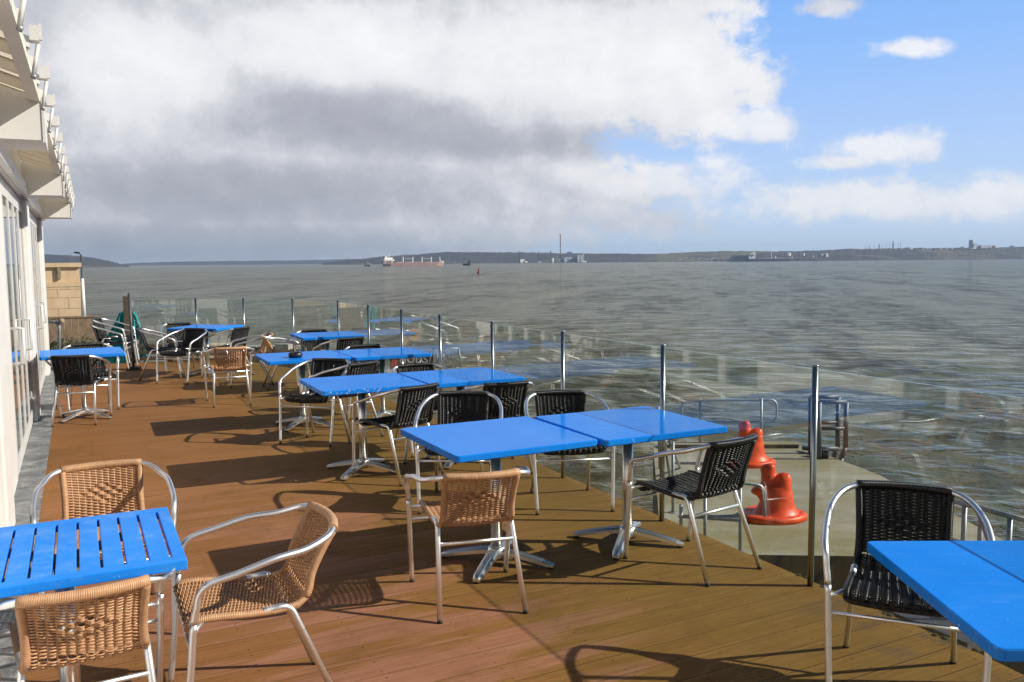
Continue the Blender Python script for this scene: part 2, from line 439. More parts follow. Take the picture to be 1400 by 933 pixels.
def curve_pts(pts, n=8):
    """Catmull-Rom through pts"""
    P = [Vector(p) for p in pts]; P = [P[0]*2-P[1]]+P+[P[-1]*2-P[-2]]; out = []
    for i in range(1, len(P)-2):
        for k in range(n):
            t = k/n; a, b, c, d = P[i-1:i+3]
            out.append(.5*((2*b)+(c-a)*t+(2*a-5*b+4*c-d)*t*t+(3*b-a-3*c+d)*t**3))
    out.append(P[-2]); return out
def fillet(pts, rad, n=6):
    """polyline with rounded corners"""
    P = [Vector(p) for p in pts]; out = [P[0]]
    for i in range(1, len(P)-1):
        a = (P[i-1]-P[i]); b = (P[i+1]-P[i]); la, lb = a.length, b.length; a.normalize(); b.normalize()
        ang = a.angle(b); t = min(rad/math.tan(ang/2) if ang > .01 else 0, la*.48, lb*.48)
        p0, p1 = P[i]+a*t, P[i]+b*t
        for k in range(n+1):
            s = k/n; out.append((1-s)**2*p0+2*s*(1-s)*P[i]+s*s*p1)
    out.append(P[-1]); return out

def tag(o, label=None, cat=None, group=None, kind=None):
    if label: o['label'] = label
    if cat: o['category'] = cat
    if group: o['group'] = group
    if kind: o['kind'] = kind
    return o
def empty(name, loc, rz=0.0):
    o = bpy.data.objects.new(name, None); COL.objects.link(o); o.location = loc; o.rotation_euler = (0, 0, rz); o.empty_display_size = .2
    return o
def copy_tree(o, parent=None):
    c = o.copy(); COL.objects.link(c)
    if parent: c.parent = parent
    for ch in list(o.children): copy_tree(ch, c)
    return c

# ------------------------------------------------------------------ chairs
def surf_profile(H, ty):
    """centre-line of the one woven sheet: front roll, seat, back. (y, z, half width)"""
    pts = [(.205,.400,.205),(.235,.408,.207),(.246,.425,.208),(.228,.443,.208),(.15,.443,.203),(.02,.428,.193),(-.09,.422,.184),(-.158,.432,.177),(-.190,.468,.171),
           (-.205,.53,.168),(ty*.28-.205*.72,.53+(H-.53)*.33,.169),(ty*.62-.205*.38,.53+(H-.53)*.66,.172),(ty,H-.004,.175)]
    c = curve_pts(pts, 14)
    L = [0]
    for i in range(1, len(c)): L.append(L[-1]+math.hypot(c[i].x-c[i-1].x, c[i].y-c[i-1].y))
    return c, np.array(L)
def make_chair(kind):
    tan = kind == 'tan'
    H, ty = (.695, -.29) if tan else (.735, -.27)
    wm, wr = ('tan_wicker', 'tan_wrap') if tan else ('black_wicker', 'black_wrap')
    root = empty('bistro_chair', (0, 0, -50))
    c, L = surf_profile(H, ty); ca = np.array([tuple(x) for x in c]); tot = L[-1]
    def S(s):
        y = np.interp(s, L, ca[:, 0]); z = np.interp(s, L, ca[:, 1]); w = np.interp(s, L, ca[:, 2])
        e = .004; dy = np.interp(s+e, L, ca[:, 0])-np.interp(s-e, L, ca[:, 0]); dz = np.interp(s+e, L, ca[:, 1])-np.interp(s-e, L, ca[:, 1])
        l = math.hypot(dy, dz); return y, z, w, dy/l, dz/l
    s_split = L[np.argmin(np.abs(ca[:, 1]-.468)+(ca[:, 0] > 0)*9)]
    s_ctr = s_split + (tot-s_split)*.46
    def P(s, t, off=0.0):
        y, z, w, ty_, tz_ = S(s)
        ny, nz = -tz_, ty_                       # normal of the sheet: up on the seat ( -z side handled by sign )
        if s > s_split: bow = -.030*(1-t*t)*min(1, (s-s_split)/.10)
        else: bow = 0.0
        dip = -.010*(1-t*t) if s <= s_split else 0.0
        return Vector((t*w, y+ny*off+bow, z+nz*off+dip))
    NC = 12 if tan else 11
    A = .0050; PITCH_R = .0066; HX = .0037 if tan else .0040
    def weave(s0, s1):
        b = MB(); rows = int((s1-s0)/PITCH_R)
        ns = NC*4
        for i in range(rows):
            s = s0+(i+.5)*PITCH_R; vs = []
            for k in range(ns+1):
                t = -0.96+1.92*k/ns; ph = (k/4.0)
                row = i; amp = A
                if abs(t)/.62+abs(s-s_ctr)/.055 < 1:
                    row = i//3; amp = A*1.5
                off = amp*math.sin(math.pi*(ph+row)) if (tan or row != i) else A*1.15*math.cos(2*math.pi*ph)+.0012*(1 if i % 2 else -1)
                ss = s+(.0012*math.sin(math.pi*(ph+row)+1.2))
                q = P(ss, t, off); _, _, _, a1, a2 = S(ss)
                n_ = Vector((0, -a2, a1)); t_ = Vector((0, a1, a2))
                for (hx, hn) in ((HX, 0), (0, .0026), (-HX, 0), (0, -.0026)): vs.append(q+t_*hx+n_*hn)
            fs = []
            for k in range(ns):
                for j in range(4):
                    j2 = (j+1) % 4; fs.append((k*4+j, k*4+j2, (k+1)*4+j2, (k+1)*4+j))
            b.add(vs, fs, True)
        for w in range(NC+1):                                       # the stakes the strands run round
            t = -0.96+1.92*(w+.0)/NC
            m = max(6, int((s1-s0)/.012))
            b.tube([P(s0+(s1-s0)*k/m, t, 0) for k in range(m+1)], .0026, 5)
        return b
    weave(.004, s_split).build('seat', wm, root)
    weave(s_split, tot-.006).build('backrest', wm, root)
    # wrapped bindings
    b = MB()
    left = [P(s, -1) for s in np.linspace(s_split+.01, .05, 16)]
    right = [P(s, 1) for s in np.linspace(.05, s_split+.01, 16)]
    frontl = [P(.03, t) for t in np.linspace(-.95, .95, 9)]
    b.tube(left, .0135, 10, uv=True); b.tube(right, .0135, 10, uv=True)
    b.tube([P(.05, -1)]+[P(.016, t)+Vector((0, .004, .004)) for t in np.linspace(-.93, .93, 11)]+[P(.05, 1)], .0125, 10, uv=True)
    b.build('seat_binding', wr, root)
    b = MB()
    for sg in (-1, 1): b.tube([P(s, sg) for s in np.linspace(s_split-.02, tot-.002, 14)], .0155, 10, uv=True)
    top = [P(tot, t)+Vector((0, 0, .006)) for t in np.linspace(-1.04, 1.04, 15)]
    b.tube(top, .0185, 12, uv=True)
    b.build('back_binding', wr, root)
    # aluminium arm loop and legs
    pt = P(tot, 1)+Vector((0, 0, .006))
    arm = []
    for sg in (-1, 1):
        X = lambda x, y, z: Vector((sg*x, y, z))
        drop = .605
        half = [X(pt.x*1.0, pt.y, pt.z), X(.225, pt.y+.038, H-.012), X(.262, -.165, H-.035), X(.285, -.05, drop+(H-drop)*.50), X(.292, .08, drop+(H-drop)*.16), X(.290, .165, drop-.004), X(.285, .205, drop-.035), X(.281, .217, drop-.085), X(.275, .228, .46)]
        whole = curve_pts(half+[X(.268, .247, .25), X(.258, .278, .012)], 7)
        cut = 7*(len(half)-1)
        arm.append(whole[:cut+1])
        lb = MB().tube(whole[cut:], .0128, 12).build('leg', 'aluminium', root)
        MB().tube([X(.2583, .2774, .013), X(.258, .2783, .0)], .0132, 12).build('foot_cap', 'black_rubber', lb)
        rl = fillet([X(.210, -.290, .012), X(.184, -.118, .434), X(.188, -.02, .4285)], .05, 7)
        lb = MB().tube(rl, .0128, 12).build('leg', 'aluminium', root)
        MB().tube([X(.2099, -.2896, .013), X(.2103, -.2935, .0)], .0132, 12).build('foot_cap', 'black_rubber', lb)
    for sg in (-1, 1): MB().tube([(sg*.200, .185, .438), (sg*.236, .215, .428), (sg*.272, .2345, .415)], .0085, 8).build('bracket', 'aluminium', root)
    mid = [P(tot, t)+Vector((0, 0, .006)) for t in np.linspace(-1, 1, 13)]
    full = arm[0][::-1]+mid[1:-1]+arm[1]
    MB().tube(full, .0128, 12).build('arm_frame', 'aluminium', root)
    MB().tube([(-.270, .236, .355), (.270, .236, .355)], .0085, 8).build('stretcher', 'aluminium', root)
    MB().tube([(-.200, -.160, .335), (.200, -.160, .335)], .0095, 8).build('stretcher', 'aluminium', root)
    return root

TAN = make_chair('tan'); BLK = make_chair('black')
used = {'tan': False, 'black': False}
def chair(kind, x, y, head, label, group, z=0.0, tilt=0.0):
    src = TAN if kind == 'tan' else BLK
    if not used[kind]: used[kind] = True; o = src
    else: o = copy_tree(src)
    o.name = 'bistro_chair'
    o.location = (x, y, z); o.rotation_euler = (tilt, 0, R(head)-math.pi/2)
    return tag(o, label, 'chair', group)
GT, GB = 'tan wicker bistro chairs', 'black wicker bistro chairs'
CH = [
 ('tan', -1.921, 4.008, -63.4, 'tan wicker armchair behind the slatted blue table, facing the camera', GT),
 ('tan', -1.02, 3.245, 206, 'tan wicker armchair in side view, right of the slatted blue table', GT),
 ('tan', -1.462, 2.851, 119.3, 'large tan wicker armchair in the bottom left corner, seen from behind', GT),
 ('tan', -.223, 4.305, 104.9, 'tan wicker chair with its back to the camera at the nearest joined blue tables', GT),
 ('black', 1.010, 4.769, 125.7, 'black wicker chair at the right end of the nearest joined tables, near the orange bollards', GB),
 ('black', .382, 6.024, -82.7, 'black wicker chair facing the camera behind the right half of the nearest joined tables', GB),
 ('black', -.368, 6.026, -91.9, 'black wicker chair facing the camera behind the left half of the nearest joined tables', GB),
 ('black', -.906, 6.856, 134.0, "black chair seen half from behind, tucked in at the middle of the second table row", GB),
 ('black', -.145, 7.042, 110.6, "black chair with its back to the camera at the second table row's right end", GB),
 ('black', -1.873, 8.301, -104.5, "black chair with empty seat in view, behind the left end of the second table row", GB),
 ('black', -.777, 7.835, -61.7, "black chair, only its back top showing, behind the second table row's right half", GB),
 ('black', -1.633, 8.422, 142.0, "black chair with back to the camera on the near side of the ashtray table", GB),
 ('black', -1.578, 9.757, -62.5, "black chair, only its top rail showing, beyond the ashtray table row", GB),
 ('black', -2.223, 11.240, 130.2, 'black wicker chair at the right of the small far table by the glass corner', GB),
 ('black', -2.743, 12.094, -73.9, 'black wicker chair facing the camera behind the small far table by the glass corner', GB),
 ('black', -5.277, 13.009, 20, 'black wicker chair in side view, left of the farthest turned table', GB),
 ('black', -5.269, 13.810, -63.6, 'black wicker chair facing the camera behind the farthest turned table', GB),
 ('black', -4.752, 12.544, -108, 'black wicker chair turned away from the farthest turned table, facing the camera', GB),
 ('black', -4.30, 13.10, 159.3, 'black wicker chair at the right side of the farthest turned table', GB),
 ('tan', -3.451, 10.554, 112, 'small distant tan wicker chair standing alone, seen from behind', GT),
 ('tan', -3.700, 12.18, 203, 'tan wicker chair facing left, back to back with another tan chair', GT),
 ('tan', -3.10, 11.90, 23, 'tan wicker chair facing right, back to back with another tan chair', GT),
 ('black', -4.711, 9.378, 104, 'black wicker chair with back to the camera at the table beside the white wall', GB),
 ('black', -5.00, 10.25, -60, 'black wicker chair tucked under the far side of the table beside the white wall', GB),
 ('black', 1.536, 3.327, -112.2, 'black wicker chair facing the camera behind the blue table cut by the right edge', GB),
]
for c_ in CH: chair(*c_)
# a stack of two
sx, sy = at_z(158, 505, 0).x, at_z(158, 505, 0).y
chair('black', sx, sy, 8, 'lower black chair of the stack of two beside the teal tarpaulin', GB)
chair('black', sx+.02, sy+.005, 8, 'upper black chair of the stack of two beside the teal tarpaulin', GB, z=.085)

# ------------------------------------------------------------------ tables
TS, TZ, TT = .83, .74, .036
def rr(s, r, n=6):
    h = s/2-r; out = []
    for (cx, cy, a0) in ((h, h, 0), (-h, h, 90), (-h, -h, 180), (h, -h, 270)):
        for k in range(n+1):
            a = R(a0+90*k/n); out.append((cx+r*math.cos(a), cy+r*math.sin(a)))
    return out
def top_mesh(s, z1, t):
    b = MB(); lv = [(0, .0), (.004, -.0), (t*.5, 0), (t-.004, 0), (t, 0)]
    rings = [(.005, z1), (.0015, z1-.0015), (0, z1-.006), (0, z1-t+.005), (.004, z1-t)]
    vs = []; n = None
    for inset, z in rings:
        q = rr(s-2*inset, .022-inset*.5); n = len(q); vs += [(x, y, z) for x, y in q]
    fs = [tuple(range(n)), tuple(range(4*n, 5*n))[::-1]]
    for i in range(4):
        for k in range(n):
            k2 = (k+1) % n; fs.append((i*n+k, (i+1)*n+k, (i+1)*n+k2, i*n+k2))
    b.add(vs, fs)
    return b
def arm_base(L):
    """one splayed foot of the pedestal, along +x"""
    b = MB(); secs = []
    for k in range(9):
        t = k/8; x = .03+L*t; z = .078-.058*t**1.25; w = .036-.009*t; h = .018-.005*t
        if k == 8: w *= .7; h *= .8
        secs.append([(x, -w, z-h*.8), (x, -w, z+h*.35), (x, -w*.55, z+h), (x, -w*.2, z+h*.65), (x, w*.2, z+h*.65), (x, w*.55, z+h), (x, w, z+h*.35), (x, w, z-h*.8)])
    vs = [p for s in secs for p in s]; fs = []
    for i in range(8):
        for j in range(8):
            j2 = (j+1) % 8; fs.append((i*8+j, (i+1)*8+j, (i+1)*8+j2, i*8+j2))
    fs += [tuple(range(8)), tuple(range(64, 72))[::-1]]
    b.add(vs, fs); return b
def pedestal(root):
    prof = []
    for k in range(48):
        a = 2*math.pi*k/48; r = .031*(1+.10*abs(math.cos(2*a))**.6-.05)
        prof.append((r*math.cos(a), r*math.sin(a)))
    b = MB().prism(prof, .06, TZ-TT-.02); b.sm = [False, False]+[True]*48
    b.build('column', 'polished_steel', root)
    hub = MB().lathe([(.052, .035), (.056, .045), (.056, .078), (.046, .096), (.036, .104)], seg=28).build('base_hub', 'polished_steel', root)
    for k in range(4):
        M = Matrix.Rotation(R(45+90*k), 4, 'Z')
        f = arm_base(.305).xf(M).build('foot', 'polished_steel', root)
        MB().lathe([(.017, 0), (.019, .004), (.017, .016)], c=tuple(M @ Vector((.318, 0, 0))), seg=14).build('foot_pad', 'black_rubber', f)
    sp = MB()
    for k in range(4):
        M = Matrix.Rotation(R(45+90*k), 4, 'Z')
        sp.box((0, -.014, TZ-TT-.026), (.32, .014, TZ-TT-.001), M)
    sp.build('top_bracket', 'dark_steel', root)
def make_table(topmat='blue_top'):
    root = empty('cafe_table', (0, 0, -60))
    top_mesh(TS, TZ, TT).build('tabletop', topmat, root); pedestal(root)
    return root
TAB = make_table()
tfirst = [True]
GTAB = 'square blue pedestal tables'
def table(x, y, ang, label, topmat=None):
    o = TAB if tfirst[0] else copy_tree(TAB); tfirst[0] = False
    o.location = (x, y, 0); o.rotation_euler = (0, 0, R(ang)); o.name = 'cafe_table'
    if topmat:
        for ch in o.children:
            if ch.name.startswith('tabletop'):
                ch.data = ch.data.copy(); ch.data.materials[0] = MATS[topmat]
    return tag(o, label, 'table', GTAB)
def dp(u, v): p = D(u, v); return p.x, p.y
table(*dp(2.048, 4.325), 27.0, 'blue table forming the left half of the nearest joined pair')
table(*dp(2.905, 4.285), 26.0, 'blue table forming the right half of the nearest joined pair, beside a glass post')
table(*dp(2.025, 6.795), 25.5, 'blue table with a chipped pale edge, left half of the second row', 'blue_worn')
table(*dp(2.875, 6.76), 26.2, 'blue table forming the right half of the second row')
table(*dp(2.06, 9.03), 25.6, 'blue table with the black ashtray on it')
table(*dp(2.90, 8.95), 25.8, 'blue table joined to the right of the ashtray table')
table(*dp(2.985, 11.57), 25.0, 'small far blue table standing near the glass corner')
table(-4.69, 13.32, -11.0, 'farthest blue table, turned diagonally, with black chairs round it')
table(*dp(.02, 10.72), 28.0, 'distant blue table touching the white wall')
t8 = table(1.19+TS/2, 2.052+TS/2, -.8, 'large blue table in the bottom right corner, cut by the frame')

# slatted table by the wall
st = empty('slatted_table', D(-.085, 3.285), DA)
b = MB(); w, dp_ = .73, .70
x1, x0, y1, y0 = .365, -.365, .35, -.35
b.box((x0, y0, TZ-.032), (x1, y0+.055, TZ)); b.box((x0, y1-.055, TZ-.032), (x1, y1, TZ))
xs = np.linspace(x0, x1-.045, 11); gap = .0085
xr = list(xs)+[x1]
for i in range(11):
    a = xr[i]+(gap/2 if i else 0); c_ = xr[i+1]-(gap/2 if i < 10 else 0)
    b.box((a, y0+.0555, TZ-.030), (c_, y1-.0555, TZ-.0006))
tt = b.build('tabletop', 'blue_slat', st)
bv = tt.modifiers.new('soft_edges', 'BEVEL'); bv.width = .003; bv.segments = 2; bv.limit_method = 'ANGLE'
pedestal(st)
tag(st, 'blue slatted table in the bottom left with three tan chairs', 'table')

# ashtray
p = at_z(404, 489, TZ)
ash = MB().lathe([(.050, 0), (.066, .004), (.072, .022), (.070, .045), (.062, .050), (.054, .044), (.050, .018), (.0, .014)], seg=28).build('ashtray', 'black_plastic')
ash.location = p + Vector((0, 0, .0005)); tag(ash, 'round black ashtray on a blue table', 'ashtray')

# ------------------------------------------------------------------ deck and ground
def poly_sheet(name, pts, z, m, kind='structure', thick=None):
    if thick:
        b = MB().prism([(p[0], p[1]) for p in pts], z-thick, z)
    else: b = MB().add([(p[0], p[1], z) for p in pts], [tuple(range(len(pts)))])
    o = b.build(name, m); tag(o, kind=kind); return o
corner = Vector((2.15, 3.12, 0))
PE = 3.40     # deck edge u
far_poly = [(3.36, 12.45), (3.06, 13.95), (2.55, 15.45), (1.85, 16.1), (.80, 16.25)]
deck_pts = [D(-.30, -3), Vector((2.2, -3, 0)), Vector((2.2, corner.y+.0, 0)), D(PE, 2.0)]
deck_pts = [D(-.30, -3), Vector((2.22, -2.2, 0)), Vector((2.22, 3.02, 0)), D(PE, 2.35), D(PE, 12.5), D(3.1, 14.0), D(2.6, 15.55), D(1.9, 16.2), D(.8, 16.35), D(-.30, 16.6)]
poly_sheet('deck', deck_pts, 0, 'deck', thick=.16)
# lead flashing strip along the wall
b = MB()
for k in range(14):
    v0 = -3+k*1.5
    b.dbox(-.62, -.298, v0, v0+1.492, -.12, .006+.004*(k % 2))
f = b.build('wall_flashing', 'flashing'); f.name = 'path'; tag(f, kind='structure')

# moss along the deck edge near the camera
b = MB(); rnd = random.Random(3)
for k in range(60):
    v = 2.36+rnd.random()**1.5*1.2
    if k < 55: p = D(PE+rnd.uniform(-.015, .012), v)
    else: p = Vector((2.22+rnd.uniform(-.01, .02), rnd.uniform(2.2, 3.05), 0))
    r = rnd.uniform(.004, .013) if k % 11 else rnd.uniform(.016, .026)
    ring = [(0, -r*.5)]
    b.lathe([(r*.5, -.01), (r, .0), (r*.85, r*.35), (r*.4, r*.62)], c=(p.x, p.y, rnd.uniform(-.012, .002)), seg=7)
tag(b.build('moss', 'weed'), kind='stuff')

# ------------------------------------------------------------------ balustrade
BH = 1.15; U = 3.345
bal = empty('glass_balustrade', D(U, 6))
bal_inv = None
def child(b, name, m, root):
    """part built in world coordinates under a thing (an Empty placed anywhere) or under a part"""
    o = b.build(name, m); o.parent = root
    if root.parent is None: o.matrix_parent_inverse = (Matrix.Translation(root.location) @ root.rotation_euler.to_matrix().to_4x4()).inverted()
    return o
main_v = [2.05, 3.25, 4.54, 5.83, 7.11, 8.38, 9.57, 10.85, 12.30]
pts = [D(U, v) for v in main_v]
near = [Vector((2.165, y, 0)) for y in (-1.6, -.35, .85, 2.05)]
pts_all = near + [pts[0]] + pts[1:] + [D(u, v) for u, v in far_poly[1:]]
def post(p, h):
    b = MB().tube([(p.x, p.y, -.14), (p.x, p.y, h)], .0165, 14)
    o = child(b, 'post', 'dark_post', bal)
    c = MB().lathe([(.0175, h+.0005), (.0175, h+.006), (.013, h+.010)], c=(p.x, p.y, 0), seg=14).build('post_cap', 'dark_post'); c.parent = o
heights = [BH]*(len(pts_all)-4)+[1.13, 1.10, 1.10, 1.14]
for i, p in enumerate(pts_all):
    if i == len(pts_all)-1: continue
    post(p, heights[i])
for i in range(len(pts_all)-1):
    a, c_ = pts_all[i], pts_all[i+1]; d = (c_-a).normalized(); n_ = Vector((-d.y, d.x, 0))
    a2, c2 = a+d*.0155, c_-d*.0155; t = .006; h = min(heights[i], heights[i+1])-.012
    vs = []
    for z in (-.06, h):
        vs += [a2-n_*t+Vector((0, 0, z)), c2-n_*t+Vector((0, 0, z)), c2+n_*t+Vector((0, 0, z)), a2+n_*t+Vector((0, 0, z))]
    b = MB().add(vs, [(0, 1, 5, 4), (2, 3, 7, 6)])
    g = child(b, 'glass_panel', 'balustrade_glass', bal)
    e = MB().add(vs, [(4, 5, 6, 7), (0, 3, 2, 1), (1, 2, 6, 5), (3, 0, 4, 7)]).build('glass_rim', 'glass_edge'); e.parent = g
# dark end post of the glass with rubber foot
ep = at_z(183, 506, 0)
b = MB().tube([(ep.x, ep.y, 0), (ep.x-.02, ep.y, 1.24)], .022, 10); o = child(b, 'post', 'dark_steel', bal); o['label'] = 'dark end post'
b = MB().box((ep.x-.09, ep.y-.07, 0), (ep.x+.09, ep.y+.07, .05)); child(b, 'post_foot', 'black_rubber', bal)
tag(bal, 'clear glass balustrade with slim steel posts along the deck edge', 'railing')

# ------------------------------------------------------------------ building
bld = empty('white_building', D(-.6, 6))
BV0, BV1 = -8.0, 15.9; WU = -.485; WF = -.435; WT = 2.40
pil = [(-7.1, -6.4), (-2.7, -2.0), (1.6, 2.3), (5.9, 6.6), (10.65, 11.35), (15.1, 15.9)]
bpart = lambda b, name, m, par=None: child(b, name, m, par or bld)
b = MB()
for (a, c_) in pil:
    b.dbox(-.80, WF-.012, a, c_, -.1, WT-.001); b.dbox(-.795, WF, a+.09, c_-.09, -.095, WT-.002)
    if c_ < 15: b.dbox(-.80, WU, c_+.001, c_+1.2, -.098, WT-.003)          # fixed panel beside the pilaster
    if c_ < 15: b.dbox(-.796, WU+.012, c_+.24, c_+.30, -.09, WT-.004)
b.dbox(-.80, WF-.010, BV0, BV1-.002, WT, 2.95)            # wall head above the doors
b.dbox(-7.0, -.80, BV1-.22, BV1, -.6, 4.4)                 # far gable
b.dbox(-7.2, -6.95, BV0, BV1-.23, -.6, 3.2)                # back wall
b.dbox(-6.94, -.805, BV0, BV0+.2, -.6, 3.4)
b.dbox(-.80, WF-.011, BV0, pil[0][0]-.001, -.1, WT-.001)
bpart(b, 'wall', 'white_paint')
bpart(MB().dbox(-6.94, -.63, BV0+.21, BV1-.23, -.2, -.06), 'floor', 'interior')
bpart(MB().dbox(-6.94, -.801, BV0+.21, BV1-.23, 2.55, 2.6), 'ceiling', 'white_paint')
# vertical boarding above the doors
b = MB()
for k in range(int((BV1-BV0)/.11)):
    v = BV0+k*.11; b.dbox(WF-.012, WF+.003, v, v+.106, WT+.11, 2.82)
bpart(b, 'cladding', 'white_paint')
bpart(MB().dbox(WF-.009, WF+.040, BV0+.002, BV1-.004, WT+.004, WT+.105), 'head_beam', 'white_upvc')
# door bays
for i in range(len(pil)-1):
    v0, v1 = pil[i][1]+1.202, pil[i+1][0]-.002; nl = 4; lw = (v1-v0)/nl
    for (z0, z1) in ((.014, .075), (WT-.075, WT-.006)):
        bpart(MB().dbox(WU-.055, WU-.004, v0+.001, v1-.001, z0, z1), 'door_frame', 'white_upvc')
    for k in range(nl):
        a, c_ = v0+k*lw, v0+(k+1)*lw; s = MB()
        s.dbox(WU-.05, WU+.004, a+.004, a+.065, .077, WT-.077); s.dbox(WU-.05, WU+.004, c_-.065, c_-.004, .077, WT-.077)
        s.dbox(WU-.047, WU+.002, a+.066, c_-.066, .078, .16); s.dbox(WU-.047, WU+.002, a+.066, c_-.066, WT-.15, WT-.078)
        dr = bpart(s, 'door', 'white_upvc')
        g = MB().dbox(WU-.020, WU-.003, a+.0655, c_-.0655, .1605, WT-.1505)
        bpart(g, 'pane', 'window_glass', dr)
        e = c_-.035 if k % 2 == 0 else a+.035
        h = MB().tube([D(WU+.004, e, .86), D(WU+.055, e, .86), D(WU+.055, e, 1.16), D(WU+.004, e, 1.16)], .013, 8)
        bpart(h, 'handle', 'white_upvc', dr)
# eave: soffit boxes, roof sheet, glazing bars with end clips; the eave line splays out a little towards the far end
def EU(v): return -.200+.0120*v
SL = .33; ZE = 2.66
def roof_z(u, v): return ZE+(EU(v)-u)*SL
for v in (-7.0, -2.6, 1.76, 6.16, 10.55, 15.12):
    eu = EU(v); lo = 2.40; vs = []
    for vv in (v-.50, v):
        vs += [D(WF-.02, vv, lo), D(eu-.004, vv, lo), D(eu-.004, vv, ZE-.03), D(WF-.02, vv, ZE+.07)]
    b = MB().add(vs, [(0, 1, 2, 3), (7, 6, 5, 4), (0, 4, 5, 1), (1, 5, 6, 2), (2, 6, 7, 3), (3, 7, 4, 0)])
    bx = bpart(b, 'eave_box', 'white_paint')
    bpart(MB().dbox(eu-.003, eu+.010, v-.505, v+.006, lo-.012, ZE-.032), 'end_board', 'white_upvc', bx)
    bpart(MB().dbox(eu-.080, eu-.078, v-.4, v+.0015, lo+.002, ZE-.03), 'joint_strip', 'soffit', bx)
ru = -7.3
vs = [D(EU(BV0), BV0, ZE), D(EU(BV1), BV1+.05, ZE), D(ru, BV1+.05, roof_z(ru, BV1)), D(ru, BV0, roof_z(ru, BV0))]
roof = bpart(MB().add(vs, [(0, 1, 2, 3)]), 'roof', 'roof_sheet')
v = BV0+.2; k = 0
while v < BV1:
    eu = EU(v); vs = []
    for u in (eu+.012, ru):
        z = roof_z(u, v)+.002; vs += [D(u, v-.03, z), D(u, v+.03, z), D(u, v+.02, z+.05), D(u, v-.02, z+.05)]
    F6 = [(0, 1, 2, 3), (7, 6, 5, 4), (0, 4, 5, 1), (1, 5, 6, 2), (2, 6, 7, 3), (3, 7, 4, 0)]
    bpart(MB().add(vs, F6), 'glazing_bar', 'white_upvc', roof)
    if k % 2 == 0:
        b = MB().dbox(eu+.0125, eu+.050, v-.034, v+.034, ZE+.03, ZE+.095); b.dbox(eu+.0505, eu+.062, v-.030, v-.006, ZE+.035, ZE+.105)
        bpart(b, 'end_clip', 'white_upvc', roof)
        st_ = MB().tube([D(eu+.045, v, ZE+.02), D(eu+.02, v-.02, ZE-.12)], .010, 4); bpart(st_, 'strap', 'white_upvc', roof)
        bpart(MB().tube([D(eu+.012, v-.02, ZE-.122), D(eu+.03, v-.02, ZE-.13)], .012, 8), 'bolt', 'galvanised', roof)
    vs = []
    for (u, dz) in ((eu-.065, 0), (WF+.0, 0)):
        z = roof_z(u, v); vs += [D(u, v-.012, z-.055), D(u, v+.012, z-.055), D(u, v+.012, z-.001), D(u, v-.012, z-.001)]
    bpart(MB().add(vs, F6), 'rafter', 'soffit', roof)
    v += .44; k += 1
vs = []
for v in (BV0+.01, BV1+.03):
    vs += [D(EU(v)-.062, v, ZE-.04), D(EU(v)-.002, v, ZE-.05), D(EU(v)-.002, v, ZE-.002), D(EU(v)-.062, v, ZE+.0)]
bpart(MB().add(vs, F6), 'eave_beam', 'soffit', roof)
tag(bld, 'white building with glazed doors and ribbed eave on the left', 'building')

# ------------------------------------------------------------------ sea
def make_water():
    rs = [2.5]
    while rs[-1] < 330: rs.append(rs[-1]*1.0115+.012)
    rs = np.array(rs); az = np.radians(np.linspace(-80, 100, 820))
    Rg, Ag = np.meshgrid(rs, az, indexing='ij')
    X = Rg*np.sin(Ag); Y = Rg*np.cos(Ag); Z = np.zeros_like(X)
    rg = np.random.default_rng(5); DX = np.zeros_like(X); DY = np.zeros_like(X)
    for i in range(46):
        lam = .5*(4.2/.5)**(i/45); kk = 2*np.pi/lam
        th = R(255)+rg.normal(0, .55); amp = .0088*lam**.85*rg.uniform(.6, 1.3)
        fade = np.clip((lam*16-Rg*.0115*16*3.0)/(lam*8), 0, 1)
        ph = kk*(X*np.cos(th)+Y*np.sin(th))+rg.uniform(0, 6.28)
        Z += amp*fade*np.sin(ph); c = amp*fade*np.cos(ph)*.8; DX += c*np.cos(th); DY += c*np.sin(th)
    edge = np.clip((330-Rg)/80, 0, 1); Z *= edge
    V = np.stack([X+DX*edge, Y+DY*edge, Z+WATER_Z], -1).reshape(-1, 3)
    nr, na = X.shape; i, j = np.meshgrid(np.arange(nr-1), np.arange(na-1), indexing='ij')
    a = (i*na+j).ravel(); q = np.stack([a, a+na, a+na+1, a+1], 1)[:, ::-1]
    # outer skirt to the horizon
    outer = np.stack([7600*np.sin(az), 7600*np.cos(az), np.full_like(az, WATER_Z)], 1)
    o0 = len(V); V = np.vstack([V, outer]); jj = np.arange(na-1); b0 = (nr-1)*na+jj
    q = np.vstack([q, np.stack([b0, o0+jj, o0+jj+1, b0+1], 1)[:, ::-1]])
    me = bpy.data.meshes.new('water'); me.vertices.add(len(V)); me.vertices.foreach_set('co', V.astype(np.float32).ravel())
    me.loops.add(q.size); me.loops.foreach_set('vertex_index', q.astype(np.int32).ravel())
    me.polygons.add(len(q)); me.polygons.foreach_set('loop_start', np.arange(0, q.size, 4, dtype=np.int32)); me.polygons.foreach_set('loop_total', np.full(len(q), 4, np.int32))
    me.polygons.foreach_set('use_smooth', np.ones(len(q), bool)); me.update(calc_edges=True); me.validate()
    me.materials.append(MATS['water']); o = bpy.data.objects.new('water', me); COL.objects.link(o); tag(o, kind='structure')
make_water()

